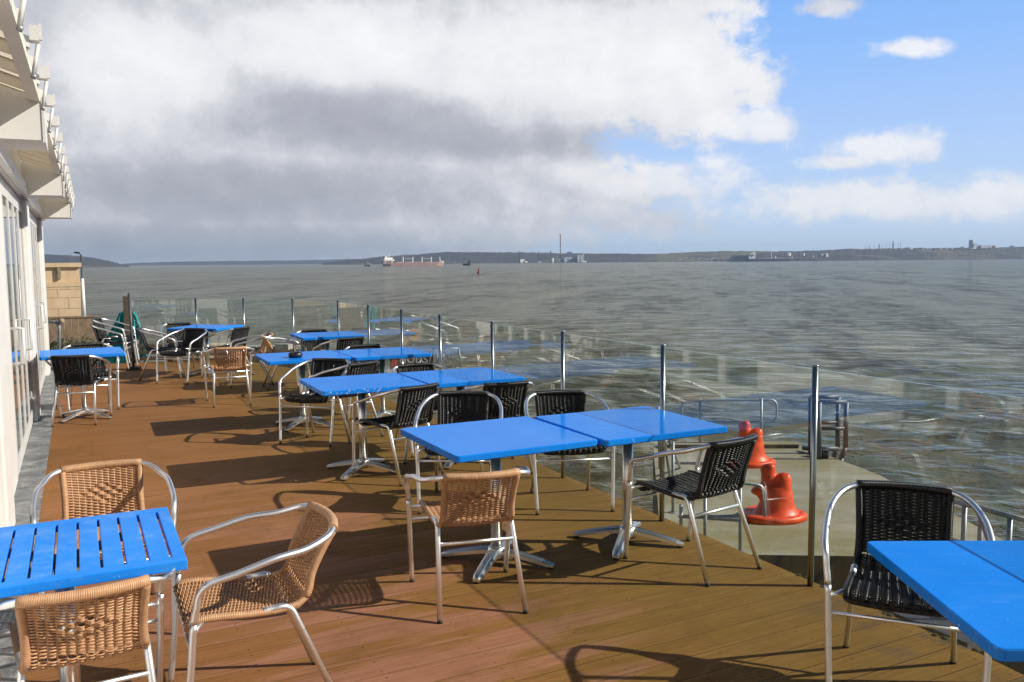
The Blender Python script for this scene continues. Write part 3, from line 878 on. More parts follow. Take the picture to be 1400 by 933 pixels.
# ------------------------------------------------------------------ jetty, bollards, rails
def jz(px, py, z=JET_Z): p = at_z(px, py, z); return Vector((p.x, p.y, z))
jp = [jz(905, 757), jz(1420, 764), jz(1203, 650), jz(1135, 624), jz(1096, 609), jz(893, 609)]
b = MB().prism([(p.x, p.y) for p in jp], -6.5, JET_Z)
jet = b.build('concrete_jetty', 'jetty_concrete'); tag(jet, 'mossy concrete jetty head below the deck', 'jetty')
# a slightly raised back kerb
b = MB().prism([tuple(jz(905, 613.5))[:2], tuple(jz(1092, 613.5))[:2], tuple(jz(1090, 609.3))[:2], tuple(jz(905, 609.3))[:2]], JET_Z+.001, JET_Z+.09)
o = b.build('kerb', 'jetty_concrete', jet)

def bollard(loc, rz):
    root = empty('mooring_bollard', loc, rz)
    # base flange, wedge shaped plate
    b = MB(); pr = [(.60, 0), (.60, .07), (.575, .095), (.53, .11)]
    b.lathe(pr, seg=36)
    b.v = [((x*.93+.03*math.sin(3*math.atan2(y, x))) if x < .30 else x*.90, (y*.62 if y < 0 else y*.8)+.02*math.cos(2*math.atan2(y, x)+1), z) for x, y, z in b.v]
    base = b.build('base_plate', 'orange_paint', root)
    hb = MB()
    for k in range(7):
        a = R(-170+k*53); x, y = .43*math.cos(a), .43*.66*math.sin(a)
        hb.lathe([(.062, .106), (.062, .116), (.05, .116), (.044, .104)], c=(x, y, 0), seg=14)
    hb.build('bolt_hole', 'orange_paint', base)
    # body: horned head, grown from blobs through a voxel remesh
    b = MB()
    def ell(c, r, tilt=0):
        prof = [(math.sin(math.pi*k/10)+.001, -math.cos(math.pi*k/10)) for k in range(11)]
        t = MB().lathe(prof, seg=16); M = Matrix.Translation(c) @ Matrix.Rotation(tilt, 4, 'Y') @ Matrix.Diagonal((*r, 1)); t.xf(M)
        b.add(t.v, t.f, True)
    b.lathe([(.39, .085), (.335, .13), (.285, .22), (.255, .34), (.235, .48), (.20, .60)], seg=28)
    for i in range(len(b.v)):
        x, y, z = b.v[i]; b.v[i] = (x*1.04+.03+.04*z, y*.85, z)
    ell((-.075, .07, .70), (.125, .13, .26)); ell((-.09, .07, .87), (.125, .12, .115)); ell((-.06, .04, .93), (.08, .09, .07))      # tall horn
    ell((.125, -.03, .58), (.135, .15, .27)); ell((.135, -.03, .72), (.135, .13, .105)); ell((.17, -.05, .78), (.075, .08, .06))        # short horn
    ell((-.19, .02, .53), (.20, .15, .095), -.30); ell((-.12, .0, .44), (.17, .15, .14))      # nose
    ell((.05, -.01, .40), (.24, .20, .26))
    b.v = [(x*1.0, y, .085+(z-.085)*.90) for x, y, z in b.v]
    body = b.build('horned_post', 'orange_paint', root)
    rm = body.modifiers.new('merge', 'REMESH'); rm.mode = 'VOXEL'; rm.voxel_size = .022; rm.use_smooth_shade = True
    sm = body.modifiers.new('soft', 'SMOOTH'); sm.factor = .6; sm.iterations = 6
    return root
p = jz(1058, 709); tag(bollard(p, .05), 'nearer orange horned mooring bollard on the concrete jetty', 'bollard', 'orange mooring bollards')
p = jz(1024, 635); tag(bollard(p, .05), 'farther orange mooring bollard, partly behind a black chair back', 'bollard', 'orange mooring bollards')

def rail(name, paths, r, m, label, cat='railing', posts=()):
    root = empty(name, Vector(paths[0][0]))
    for i, pth in enumerate(paths):
        child(MB().tube(pth, r, 8), 'rail', m, root)
    for (a, c_) in posts:
        o = child(MB().tube([a, c_], r, 8), 'post', m, root)
        f = MB().lathe([(.07, 0), (.07, .012)], c=tuple(a), seg=12).build('foot_plate', m); f.parent = o
    return tag(root, label, cat)
def jd(px, py, ref):
    """point above jetty at the same distance as ground pixel ref"""
    g = jz(*ref); d = ray(px, py); t = g.y/d.y
    return Vector((0, 0, CAM_H))+d*t
ref = (1005, 611)
hoop = [jd(932, 590, ref), jd(932, 548, ref), jd(1062, 546.5, ref), jd(1062, 577, ref), jd(934, 578, ref)]
rail('hoop_railing', [fillet(hoop, .18, 6)], .028, 'galvanised', 'grey tubular hoop railing at the back of the jetty',
     posts=[(jz(957, 611), jd(957, 545, (957, 611))), (jz(1041, 611), jd(1041, 545, (1041, 611)))])
n1 = (1012, 755); n2 = (938, 748); n3 = (964, 757)
arc = fillet([jd(940, 663, (948, 748)), jd(1012, 660, n1), jd(1045, 664, n1), jd(1045, 706, n1)], .16, 6)
rail('short_railing', [arc, [jd(930, 706, (930, 752)), jd(1012, 708, n1)]], .026, 'galvanised', 'low galvanised rail with curved end in front of the nearer bollard',
     posts=[(jz(1012, 755), jd(1012, 658, n1)), (jz(964, 757), jd(964, 680, n3)), (jz(931, 752), jd(931, 690, (931, 752)))])
# bits of frame left of the glass post
q = (922, 700); q2 = (902, 640)
rail('trestle', [[jz(902, 641), jd(900, 556, q2)], [jd(915, 604, q), jz(930, 640, JET_Z)], [jd(908, 600, q), jz(918, 664, JET_Z)]], .026, 'galvanised', 'grey steel A frame standing at the left edge of the jetty', 'trestle',
     posts=[(jz(920, 701), jd(920, 604, q))])
# ladder hoop on the far corner
lz = (1128, 628)
def L(px, py, dd=0): d = ray(px, py); t = (jz(*lz).y+dd)/d.y; return Vector((0, 0, CAM_H))+d*t
root = empty('ladder', L(1135, 620))
for dd, x0, x1, y0 in ((.0, 1120, 1157, 550), (.55, 1108, 1146, 543)):
    pth = [L(x0, 640, dd), L(x0, y0, dd), L(x1, y0, dd), L(x1-1, 612, dd), L(x1-7, 626, dd), L(x1-8, 660, dd)]
    b = MB()
    for a, c_ in zip(pth[:-1], pth[1:]): b.tube([a, c_], .055, 4)
    child(b, 'stringer', 'dark_steel', root)
for y in (586,):
    child(MB().tube([L(1120, y), L(1157, y)], .05, 4), 'rung', 'dark_steel', root)
    child(MB().tube([L(1108, y-8, .55), L(1146, y-8, .55)], .05, 4), 'rung', 'dark_steel', root)
child(MB().tube([L(1108, 613, .5), L(1146, 614, .5)], .06, 4), 'rung', 'dark_steel', root)
tag(root, 'dark square section ladder hoops at the outer jetty corner', 'ladder')
# mooring gear lump
b = MB().tube([jz(1112, 624)+Vector((0, 0, .08)), jz(1133, 627)+Vector((0, 0, .1))], .09, 8); b.tube([jz(1098, 617)+Vector((0, 0, .07)), jz(1120, 622)+Vector((0, 0, .1)), jz(1128, 626)+Vector((0, 0, .06))], .05, 7)
tag(b.build('mooring_rope', 'dark_steel'), 'dark coil of mooring gear at the jetty corner', 'rope')
# gangway railing on the right
gz = -1.35
def gg(px, py, z=gz): p = at_z(px, py, z); return p
A = gg(1290, 682); B = gg(1420, 716); dv = Vector((0, 0, -.5)); 
rail('gangway_railing', [[A, B], [A+dv, B+dv], [A+dv*2.0, B+dv*2.0]], .032, 'galvanised', 'galvanised gangway railing behind the right hand black chair',
     posts=[(A.lerp(B, t)+Vector((0, 0, -1.15)), A.lerp(B, t)) for t in (.02, .24, .42, .72, .98)])
rt_ = bpy.data.objects['gangway_railing']
child(MB().tube([A.lerp(B, .36), A.lerp(B, .66)+Vector((0, -.3, -1.1))], .022, 8), 'brace', 'galvanised', rt_)
gw = MB(); d = (B-A).normalized(); n_ = Vector((-d.y, d.x, 0))
a0, b0 = A+Vector((0, 0, -1.16)), B+Vector((0, 0, -1.16)); 
gw.add([a0+n_*.1, b0+n_*.1, b0-n_*1.2, a0-n_*1.2]+[x+Vector((0, 0, -.15)) for x in (a0+n_*.1, b0+n_*.1, b0-n_*1.2, a0-n_*1.2)], [(3, 2, 1, 0), (4, 5, 6, 7), (0, 1, 5, 4), (1, 2, 6, 5), (2, 3, 7, 6), (3, 0, 4, 7)])
tag(gw.build('gangway', 'dark_steel'), 'steel gangway leading off the jetty behind the right hand chair', 'gangway')

# pontoon with white trestle and sign
PZ = -2.6
def pz(px, py): return at_z(px, py, PZ)
pp = [pz(520, 520), pz(660, 516), pz(638, 502.5), pz(520, 505)]
tag(MB().prism([(p.x, p.y) for p in pp], PZ-.5, PZ).build('pontoon', 'granite'), 'grey floating pontoon seen between the second and third table rows', 'pontoon')
g0 = pz(598, 504); 
def pj(px, py): d = ray(px, py); t = g0.y/d.y; return Vector((0, 0, CAM_H))+d*t
root = empty('steel_trestle', g0)
off = Vector((0, .5, 0))
for a, c_ in (((590, 477), (627, 476.5)), ((627, 476.5), (631, 503)), ((611, 485), (618, 503)), ((615, 484), (624, 502)), ((597, 484), (599, 503)), ((592, 500), (607, 485)), ((600, 488), (606, 497)), ((596, 503), (631, 503)), ((612, 492), (628, 491))):
    child(MB().tube([pj(*a), pj(*c_)], .035, 6), 'bar', 'galvanised', root)
for x in (596.5, 611.5):
    p = pj(x, 480); child(MB().box((p.x-.07, p.y-.12, p.z-.1), (p.x+.07, p.y-.08, p.z+.1)), 'plate', 'white_paint', root)
tag(root, 'grey steel trestle frame with two white plates on the pontoon', 'trestle')
# dark sign board with white lettering and an orange patch
root = empty('sign_board', pj(562, 497))
a = pj(533, 500); c_ = pj(592, 488)
child(MB().box((a.x, a.y+.0, a.z-.35), (c_.x, a.y+.06, c_.z+.05)), 'board', 'sign_black', root)
x0, z0 = pj(533, 500).x, pj(533, 500).z
yy = a.y-.012
t = MB().add([(pj(534, 501).x, yy, pj(534, 501).z), (pj(543, 501).x, yy, pj(543, 501).z), (pj(544, 490).x, yy, pj(544, 490).z), (pj(536, 490).x, yy, pj(536, 490).z)], [(0, 1, 2, 3)])
child(t, 'patch', 'orange_paint', root)
fc = bpy.data.curves.new('lettering', 'FONT'); fc.body = 'nops/ IX'; fc.size = .62; fc.extrude = .004; fo = bpy.data.objects.new('lettering', fc); COL.objects.link(fo)
dg_ = bpy.context.evaluated_depsgraph_get(); me_ = bpy.data.meshes.new_from_object(fo.evaluated_get(dg_)); bpy.data.objects.remove(fo); fo = bpy.data.objects.new('lettering', me_); COL.objects.link(fo); me_.materials.clear()
pl = pj(545.5, 496.5); fo.location = (pl.x, yy, pl.z); fo.rotation_euler = (R(90), 0, 0); me_.materials.append(MATS['white_paint'])
fo.parent = root; fo.matrix_parent_inverse = Matrix.Translation(root.location).inverted()
tag(root, 'dark board with white lettering and an orange patch beyond the glass', 'sign')

# ------------------------------------------------------------------ far left: pier wall, hoarding, lamp, tarp ...
yw = 21.0
def lw(px, py, y=yw): return at_d(px, py, y)
q_ = lw(111.5, 400); UR = q_.x*CD+q_.y*SD; VW = -q_.x*SD+q_.y*CD; UL = UR-4
root = empty('pier_wall', D(UR-1, VW))
zt = lw(100, 359.5).z; zc = lw(100, 389).z; zb = lw(100, 433).z
child(MB().dbox(UL, UR, VW, VW+2.2, zb-1, zc), 'lower_wall', 'cream_stone', root)
bl = MB(); rows = [(zb, zb+.2), (zb+.2, zb+.46), (zb+.46, zb+.66), (zb+.66, zc-.052)]
for i, (za, zb_) in enumerate(rows):
    xx = UR+.004; first = True
    while xx > UL:
        w = (.30 if i % 2 else .52) if first else .62
        bl.dbox(max(xx-w+.008, UL), xx, VW-.02, VW-.001, za+.004, zb_-.004); xx -= w; first = False
child(bl, 'stone_courses', 'cream_stone', root)
child(MB().dbox(UL, UR-.02, VW+.04, VW+2.1, zc, zt-.1), 'parapet', 'cream_stone', root)
child(MB().dbox(UL, UR+.03, VW-.03, VW+2.2, zt-.1, zt), 'coping', 'cream_stone', root)
child(MB().dbox(UL, UR+.03, VW-.03, VW+.035, zc-.05, zc+.06), 'string_course', 'cream_stone', root)
child(MB().dbox(UR-.49, UR-.42, VW-.025, VW+.038, zc+.14, zt-.11), 'downpipe', 'grey_wood', root)
tag(root, 'cream stone pier wall with a coping at the far left', 'wall')
root = empty('timber_hoarding', D(UR-.5, VW-.3)); zl = lw(100, 478).z
hb = MB(); x = UL; UE = UR+.33
while x < UE:
    hb.dbox(x, x+.145, VW-.34, VW-.31, zl-.6, zb-.01); x += .15
child(hb, 'boards', 'brown_wood', root); child(MB().dbox(UL, UE, VW-.36, VW-.28, zb-.009, zb+.03), 'top_rail', 'brown_wood', root)
tag(root, 'brown vertical board hoarding below the cream pier wall', 'fence')
# lamp post
ly = 55.0
b0 = at_d(116, 440, ly); tp = at_d(114, 346.5, ly)
root = empty('street_lamp', b0)
child(MB().tube([b0+Vector((0, 0, -2)), Vector((b0.x-.02, ly, tp.z-.1))], [.09, .05], 8), 'column', 'dark_steel', root)
child(MB().tube([Vector((b0.x-.02, ly, tp.z-.12)), Vector((b0.x-.1, ly, tp.z)), Vector((b0.x-.35, ly, tp.z+.03))], .04, 6), 'bracket', 'dark_steel', root)
child(MB().box((b0.x-.42, ly-.08, tp.z), (b0.x-.12, ly+.08, tp.z+.09)), 'lamp_head', 'dark_steel', root)
tag(root, 'slim street lamp beyond the cream pier wall', 'street lamp')
wp0, wp1 = at_d(114.5, 433, 20), at_d(112.5, 381, 20)
tag(MB().tube([wp0, wp1], [.055, .035], 8).build('white_pole', 'white_paint'), 'short tapering white pole beside the cream wall', 'pole')
# shrubs at the foot of the hoarding
def leaf_clump(b, c, r, n, rng, s):
    for _ in range(n):
        d = Vector((rng.gauss(0, 1), rng.gauss(0, 1), rng.gauss(0, .7))).normalized()*r*rng.random()**.5
        p = Vector(c)+d; a = Vector((rng.uniform(-1, 1), rng.uniform(-1, 1), rng.uniform(-.4, 1))).normalized(); t = a.orthogonal().normalized(); w = a.cross(t)
        l = s*rng.uniform(.6, 1.4); b.add([p-t*l, p+w*l*.45, p+t*l, p-w*l*.45], [(0, 1, 2, 3)])
rng = random.Random(4)
for k in range(7):
    px = 72+k*10; c = at_d(px, 473+rng.uniform(-3, 2), 18.2+rng.uniform(-.3, .3)); b = MB(); leaf_clump(b, c, .16+.05*rng.random(), 170, rng, .03)
    o = b.build('shrub', 'foliage'); tag(o, 'low grey green shrub in the row below the brown hoarding', 'shrub', 'shrubs below the hoarding')
# tap-like handrail end
q0 = at_d(80.5, 487, 16.2)
root = empty('handrail', q0)
def hq(px, py): return at_d(px, py, 16.2)
child(MB().tube(fillet([hq(81, 492), hq(81, 441), hq(62, 440)], .14, 6), .03, 10), 'rail', 'galvanised', root)
s_ = MB().lathe([(.001, -.055), (.04, -.04), (.055, 0), (.04, .04), (.001, .055)], c=tuple(hq(84, 439.5)), seg=14); child(s_, 'end_ball', 'grey_wood', root)
tag(root, 'bent grey handrail with a round knob at the far left wall corner', 'railing')
# teal tarpaulin
ty_ = 16.9
def tq(px, py, dy=0): return at_d(px, py, ty_+dy)
def sheet(name, outline, label):
    n = 18; rng = random.Random(hash(label) % 99); b = MB(); vs = []
    top, bl_, br_ = outline
    for i in range(n+1):
        for j in range(n+1):
            s, t = i/n, j/n
            l = top[0].lerp(bl_, s); r = top[1].lerp(br_, s); p = l.lerp(r, t)
            p = p+Vector((0, .16*math.sin(t*9+s*3)*s+.05*math.sin(t*23+s*7), .03*math.sin(t*14)*s))
            vs.append(p)
    fs = [(i*(n+1)+j, i*(n+1)+j+1, (i+1)*(n+1)+j+1, (i+1)*(n+1)+j) for i in range(n) for j in range(n)]
    b.add(vs, fs, True); o = b.build(name, 'teal_cloth'); so = o.modifiers.new('thick', 'SOLIDIFY'); so.thickness = .012
    return tag(o, label, 'tarpaulin', 'teal tarpaulin')
sheet('tarpaulin', ((tq(164, 428), tq(171, 424)), tq(122, 500), tq(178, 500)), 'crumpled teal tarpaulin behind the stacked chairs')
sheet('tarpaulin', ((tq(182, 426, -.1), tq(186, 430, -.1)), tq(176, 494, -.1), tq(208, 494, -.1)), 'narrow teal tarpaulin strip right of the dark end post')
pk0, pk1 = tq(177, 495, -.5), tq(176, 405, -.5)
tag(MB().box((pk0.x-.06, pk0.y-.02, pk0.z), (pk0.x+.055, pk0.y+.03, pk1.z)).build('plank', 'grey_wood'), 'upright weathered plank beside the dark end post', 'plank')
# low slat barrier and parapet beyond the far end
fence = empty('slat_barrier', D(1.5, 16.6))
p0, p1 = D(.75, 16.75), D(2.55, 16.0)
for z in (.04, .15, .26):
    child(MB().tube([p0+Vector((0, 0, z)), p1+Vector((0, 0, z))], .045, 4), 'slat', 'grey_wood', fence)
for t in (.05, .36, .66, .97):
    p = p0.lerp(p1, t); child(MB().box((p.x-.05, p.y+.06, -.6), (p.x+.05, p.y+.14, .36)), 'post', 'brown_wood', fence)
tag(fence, 'low weathered slat barrier beyond the far end of the deck', 'fence')
root = empty('stone_parapet', D(3.0, 16.8))
p0, p1 = D(1.6, 17.6), D(3.9, 15.6); d = (p1-p0).normalized(); Ln = (p1-p0).length
k = 0; x = 0; rng = random.Random(8)
bk = MB()
while x < Ln:
    w = rng.uniform(.25, .5); a = p0+d*x; e = p0+d*min(x+w-.03, Ln); n_ = Vector((-d.y, d.x, 0))*.3
    h = rng.uniform(.1, .24)
    bk.add([a+Vector((0, 0, -1)), e+Vector((0, 0, -1)), e+n_+Vector((0, 0, -1)), a+n_+Vector((0, 0, -1)), a+Vector((0, 0, h)), e+Vector((0, 0, h)), e+n_+Vector((0, 0, h)), a+n_+Vector((0, 0, h))], [(0, 3, 2, 1), (4, 5, 6, 7), (0, 1, 5, 4), (1, 2, 6, 5), (2, 3, 7, 6), (3, 0, 4, 7)]); x += w
child(bk, 'stone_blocks', 'granite', root)
tag(root, 'low uneven stone parapet beyond the far glass panels', 'wall')
# shore below the far end
b = MB(); n = 26; rng = random.Random(11); vs = []
for i in range(n+1):
    for j in range(n+1):
        u = -9+14.5*i/n; v = 16.9+16*j/n; s = max(0, (u-1.0)/4.5)
        z = -.55-.15*(v-16.9)*.2-4.6*s**1.2-max(0, (v-22)/9)*3.5+rng.uniform(-.07, .07)
        vs.append(D(u, v, z))
b.add(vs, [(i*(n+1)+j, (i+1)*(n+1)+j, (i+1)*(n+1)+j+1, i*(n+1)+j+1) for i in range(n) for j in range(n)], True)
tag(b.build('shore', 'granite'), kind='structure')
# ground under the deck and building
MBg = MB().add([D(-30, -25, -6.2), D(6, -25, -6.2), D(6, 17, -6.2), D(-30, 17, -6.2)], [(0, 1, 2, 3)])
tag(MBg.build('ground', 'granite'), kind='structure')
tag(MB().dbox(-30, -.7, -25, 16.9, -6.1, -.62).build('quay', 'granite'), kind='structure')

# ------------------------------------------------------------------ far shore
def ridge(name, prof, d0, depth, m, seed, rough=1.0, base_py=None):
    """prof: (px, py) crest silhouette; d0 shore distance"""
    rng = np.random.default_rng(seed)
    pxs = np.arange(prof[0][0], prof[-1][0]+.01, 1.2)
    cr = np.interp(pxs, [p[0] for p in prof], [p[1] for p in prof])
    nz = np.zeros_like(pxs)
    for wl, am in ((60, .8), (17, .55), (6, .45), (2.6, .4)):
        k = np.interp(pxs/wl, np.arange(-1200, 1400), rng.normal(0, 1, 2600)); nz += k*am*rough*.55
    rows = 10; vs = []
    for px, c, z_ in zip(pxs, cr, nz):
        pe = at_d(px, c-max(-1, z_)*.9 if True else c, d0+depth); sh = at_d(px, 360, d0); 
        crest = Vector((pe.x*1.0, pe.y, max(pe.z, WATER_Z+1.0)))
        for r in range(rows+1):
            t = r/rows; q = sh.lerp(crest, t); h = (WATER_Z-1)+(crest.z-WATER_Z+1)*(1-(1-t)**1.7)
            h += rng.normal(0, 1)*(.8+.0*t)*rough*(t > 0)*(t < 1)
            vs.append((q.x, q.y, h))
        vs.append((crest.x*1.04, crest.y*1.06, WATER_Z-1))
    R1 = rows+2; fs = []
    for i in range(len(pxs)-1):
        for r in range(R1-1): fs.append((i*R1+r, (i+1)*R1+r, (i+1)*R1+r+1, i*R1+r+1))
    o = MB().add(vs, fs, True).build(name, m); tag(o, kind='structure'); return o
ridge('hills', [(-60, 340), (66, 348), (95, 349), (130, 353), (150, 357), (172, 362.5)], 2300, 500, 'hill_far', 1, .7)
ridge('hills', [(140, 362), (200, 359), (255, 357.5), (330, 357), (420, 356), (500, 354), (560, 353)], 5200, 900, 'hill_far', 2, .5)
ridge('hills', [(440, 360), (470, 356.5), (520, 352), (560, 348.5), (610, 345), (650, 345), (700, 345), (760, 346.5), (840, 347), (900, 347.5)], 3000, 500, 'hill_wood', 3, .8)
ridge('hills', [(840, 348), (900, 347), (960, 344.5), (1010, 343.5), (1050, 344), (1110, 345)], 3050, 900, 'hill_grass', 4, .7)
ridge('hills', [(1020, 349), (1060, 344), (1110, 343), (1150, 341), (1200, 340), (1280, 339.5), (1340, 339), (1480, 336)], 2700, 450, 'hill_wood', 5, .8)

# ------------------------------------------------------------------ far ships and shore buildings
def fp(px, py, d): return at_d(px, py, d)
def fbox(root, name, m, px0, px1, py0, py1, d, depth=20, turn=False):
    a = fp(px0, py1, d); c_ = fp(px1, py0, d)
    sk = (c_.x-a.x)*.6 if depth >= 20 or turn else 0
    vs = [(x, d+y+(sk if x == c_.x else 0), z) for z in (a.z, c_.z) for x, y in ((a.x, 0), (c_.x, 0), (c_.x, depth), (a.x, depth))]
    return child(MB().add(vs, [(0, 3, 2, 1), (4, 5, 6, 7), (0, 1, 5, 4), (1, 2, 6, 5), (2, 3, 7, 6), (3, 0, 4, 7)]), name, m, root)
def far_hull(root, px0, px1, ydk, d, wid, m, bow=1):
    a, c_ = fp(px0, ydk, d), fp(px1, ydk, d); L = c_.x-a.x; zt = a.z; zb = WATER_Z-.5
    pts = [(0, .35), (.02, .5), (.9, .5), (.97, .3), (1, 0), (.97, -.3), (.9, -.5), (.02, -.5), (0, -.35)]
    if bow < 0: pts = [(1-x, y) for x, y in pts][::-1]
    up_ = [(a.x+L*x, d+wid*y, zt) for x, y in pts]; lo = [(a.x+L*(x*.96+.015), d+wid*y*.85, zb) for x, y in pts]
    n = len(pts)
    return child(MB().add(lo+up_, [tuple(range(n))[::-1], tuple(range(n, 2*n))]+[(i, (i+1) % n, n+(i+1) % n, n+i) for i in range(n)]), 'hull', m, root)
def shear(root, k):
    # the ship lies at an angle, its bow farther off
    for ch in root.children:
        for v in ch.data.vertices: v.co.y += k*(v.co.x-root.location.x)
# bulk carrier
d = 1500; root = empty('bulk_carrier', fp(565, 363, d))
far_hull(root, 526, 606, 359.4, d, 22, 'hull_pink')
fbox(root, 'stern_band', 'hull_dark', 526.6, 536, 361.3, 363.7, d-11.4, 1)
fbox(root, 'superstructure', 'ship_white', 528.5, 536.5, 352.5, 359.3, d-7, 14, True)
fbox(root, 'bridge', 'ship_white', 527.5, 539, 355, 357.2, d-8, 16)
fbox(root, 'funnel', 'ship_white', 529, 531.5, 350.5, 352.4, d-2, 5)
fbox(root, 'mast', 'ship_white', 534, 534.6, 347, 352.4, d-.5, 1)
for x in (552, 564.4, 576.4, 588.6, 600):
    fbox(root, 'crane', 'ship_white', x-.45, x+.5, 351.5, 359.3, d-1, 2)
for x in (554, 578):
    fbox(root, 'crane_boom', 'ship_white', x, x+9.5, 353.7, 354.2, d-.4, .8)
for k, x in enumerate((543, 556, 567.5, 580, 591)): fbox(root, 'hatch', 'hull_pink', x, x+6.5, 358.3, 359.35, d-7, 14)
fbox(root, 'forecastle', 'ship_white', 600.8, 604.6, 357, 359.3, d-6, 12)
shear(root, .5)
tag(root, 'long pink hulled bulk carrier with white cranes anchored across the water', 'ship')
# pilot boat
root = empty('pilot_boat', fp(503, 363, d)); far_hull(root, 498, 508.5, 362.4, d, 4.5, 'far_grey'); fbox(root, 'cabin', 'ship_white', 501, 505.5, 360, 362.3, d-1.5, 3); fbox(root, 'mast', 'ship_white', 502.3, 503.2, 358.2, 359.95, d, .6)
tag(root, 'small white boat left of the pink carrier', 'boat')
root = empty('tug', fp(639, 363, d)); far_hull(root, 632.6, 643.5, 360.8, d, 8, 'hull_dark'); fbox(root, 'wheelhouse', 'ship_white', 634, 638, 357, 360.7, d-2, 5); fbox(root, 'funnel', 'red_paint', 638.6, 640.5, 357.5, 360.7, d-2, 4); fbox(root, 'deckhouse', 'red_paint', 641, 643, 356, 360.7, d-2, 4); fbox(root, 'mast', 'red_paint', 636, 636.5, 353.5, 356.9, d, .6)
tag(root, 'dark hulled tug with red and white upperworks right of the carrier', 'boat')
bd = 470; p = fp(654.4, 372, bd)
root = empty('channel_buoy', p)
child(MB().lathe([(.9, -1), (.95, .2), (.8, .5), (.3, .8)], c=(p.x, bd, WATER_Z+.3), seg=14), 'float', 'red_paint', root)
child(MB().lathe([(.42, .8), (.3, 1.8), (.28, 2.6), (.05, 2.9)], c=(p.x, bd, WATER_Z+.3), seg=10), 'tower', 'red_paint', root)
tag(root, 'small red channel buoy on the open water', 'buoy')
# tanker
d = 2450; root = empty('tanker', fp(1055, 357, d))
far_hull(root, 1017, 1089, 354.2, d, 30, 'hull_dark'); fbox(root, 'superstructure', 'far_grey', 1021, 1032, 348.5, 354.1, d-10, 20, True); fbox(root, 'bridge', 'ship_white', 1022.5, 1031, 346.8, 348.4, d-11, 16); fbox(root, 'funnel', 'ship_white', 1027, 1029.4, 344.8, 346.7, d-3, 6)
fbox(root, 'mast', 'ship_white', 1054.4, 1055.2, 344.8, 354.1, d-1, 2); fbox(root, 'crane', 'ship_white', 1060.5, 1062, 350.5, 354.1, d-1, 3); fbox(root, 'foremast', 'ship_white', 1086.5, 1087.1, 349.3, 354.1, d-1, 2); fbox(root, 'deck_pipes', 'far_grey', 1034, 1085, 353.2, 354.15, d-6, 12)
shear(root, .35)
tag(root, 'dark blue tanker berthed in front of the white tanks', 'ship')
d = 2600; root = empty('coal_heap', fp(1012, 357, d))
a = [fp(1000, 357, d), fp(1008, 349.5, d), fp(1021, 349.3, d), fp(1024, 357, d)]
vs = [(q.x, d, q.z if i in (1, 2) else WATER_Z) for i, q in enumerate(a)]; vs += [(x, y+60, z) for x, y, z in vs]
child(MB().add(vs, [(0, 3, 2, 1), (4, 5, 6, 7), (0, 1, 5, 4), (1, 2, 6, 5), (2, 3, 7, 6), (3, 0, 4, 7)]), 'heap', 'hull_dark', root)
tag(root, 'dark sloping heap left of the dark blue tanker', 'heap')
# jetties on the far shore
def far_jetty(px0, px1, py, d, label):
    root = empty('far_jetty', fp(px0, py, d)); fbox(root, 'walkway', 'far_dark', px0, px1, py-.5, py+.2, d, 6)
    for x in np.arange(px0, px1, 4): fbox(root, 'pile', 'far_dark', x, x+.6, py+.21, py+1.8, d+1, 3)
    fbox(root, 'dolphin', 'far_dark', px0-.5, px0+4, py-.52, py+1.9, d-5, 4)
    tag(root, label, 'jetty')
far_jetty(976, 1003, 355.6, 2500, 'dark far jetty left of the tanker')
far_jetty(1088, 1132, 354.6, 2500, 'dark far jetty right of the tanker')
# power station
d = 2960
def stack(px, y0, y1, w, m, label, bands=None):
    root = empty('chimney', fp(px, y1, d)); a, c_ = fp(px, y1, d), fp(px, y0, d); w = w*d/F_PX/2
    if bands:
        zm = fp(px, bands, d).z; child(MB().lathe([(w*1.1, 0), (w, zm-a.z)], c=(a.x, d, a.z), seg=12), 'shaft', 'far_brick', root)
        n = 10
        for k in range(n):
            z0 = zm+(c_.z-zm)*k/n; z1 = zm+(c_.z-zm)*(k+1)/n; child(MB().lathe([(w*1.25, z0+.01), (w*1.25, z1)], c=(a.x, d, 0), seg=12), 'band', 'ship_white' if k % 2 else 'red_paint', root)
    else: child(MB().lathe([(w, 0), (w*.9, c_.z-a.z)], c=(a.x, d, a.z), seg=12), 'shaft', m, root)
    tag(root, label, 'chimney', 'power station chimneys')
stack(766.3, 320, 352, 1.5, 'far_brick', 'tallest chimney, banded red and white at the top', 335)
stack(710.2, 344, 359, 1.5, 'far_dark', 'thin dark chimney above the white shed, leftmost of the row')
stack(737, 343.7, 359, 1.5, 'far_dark', 'thin dark chimney midway between the white shed and the white tank')
stack(753, 343.5, 356, 1.8, 'far_dark', 'thin dark chimney rising behind the small white tank')
stack(797.7, 340, 358, 1.1, 'ship_white', 'thin pale chimney at the right end of the grey power station hall')
def shed(name, label, cat, parts, d):
    root = empty(name, fp(parts[0][2], parts[0][5], d))
    for nm, m, x0, x1, y0, y1, dd in parts: fbox(root, nm, m, x0, x1, y0, y1, d+dd, 25)
    return tag(root, label, cat)
shed('power_station', 'long pale grey power station hall below the tall banded chimney', 'building', [('hall', 'far_grey', 771.5, 789.5, 351.8, 358.5, 0), ('boiler_house', 'far_grey', 789.6, 797, 348.7, 358.5, 0), ('annex', 'far_grey', 764, 771.4, 355, 358.5, 0), ('low_block', 'ship_white', 796, 802, 357, 358.6, -26), ('roof_house', 'far_dark', 776, 782, 344.5, 347, 200)], 2955)
shed('white_shed', 'bright white shed on the far shore left of the chimneys', 'building', [('hall', 'ship_white', 711.5, 717.6, 354.7, 359.2, 0), ('side_hall', 'ship_white', 717.7, 722, 357.2, 359.2, 0)], 2955)
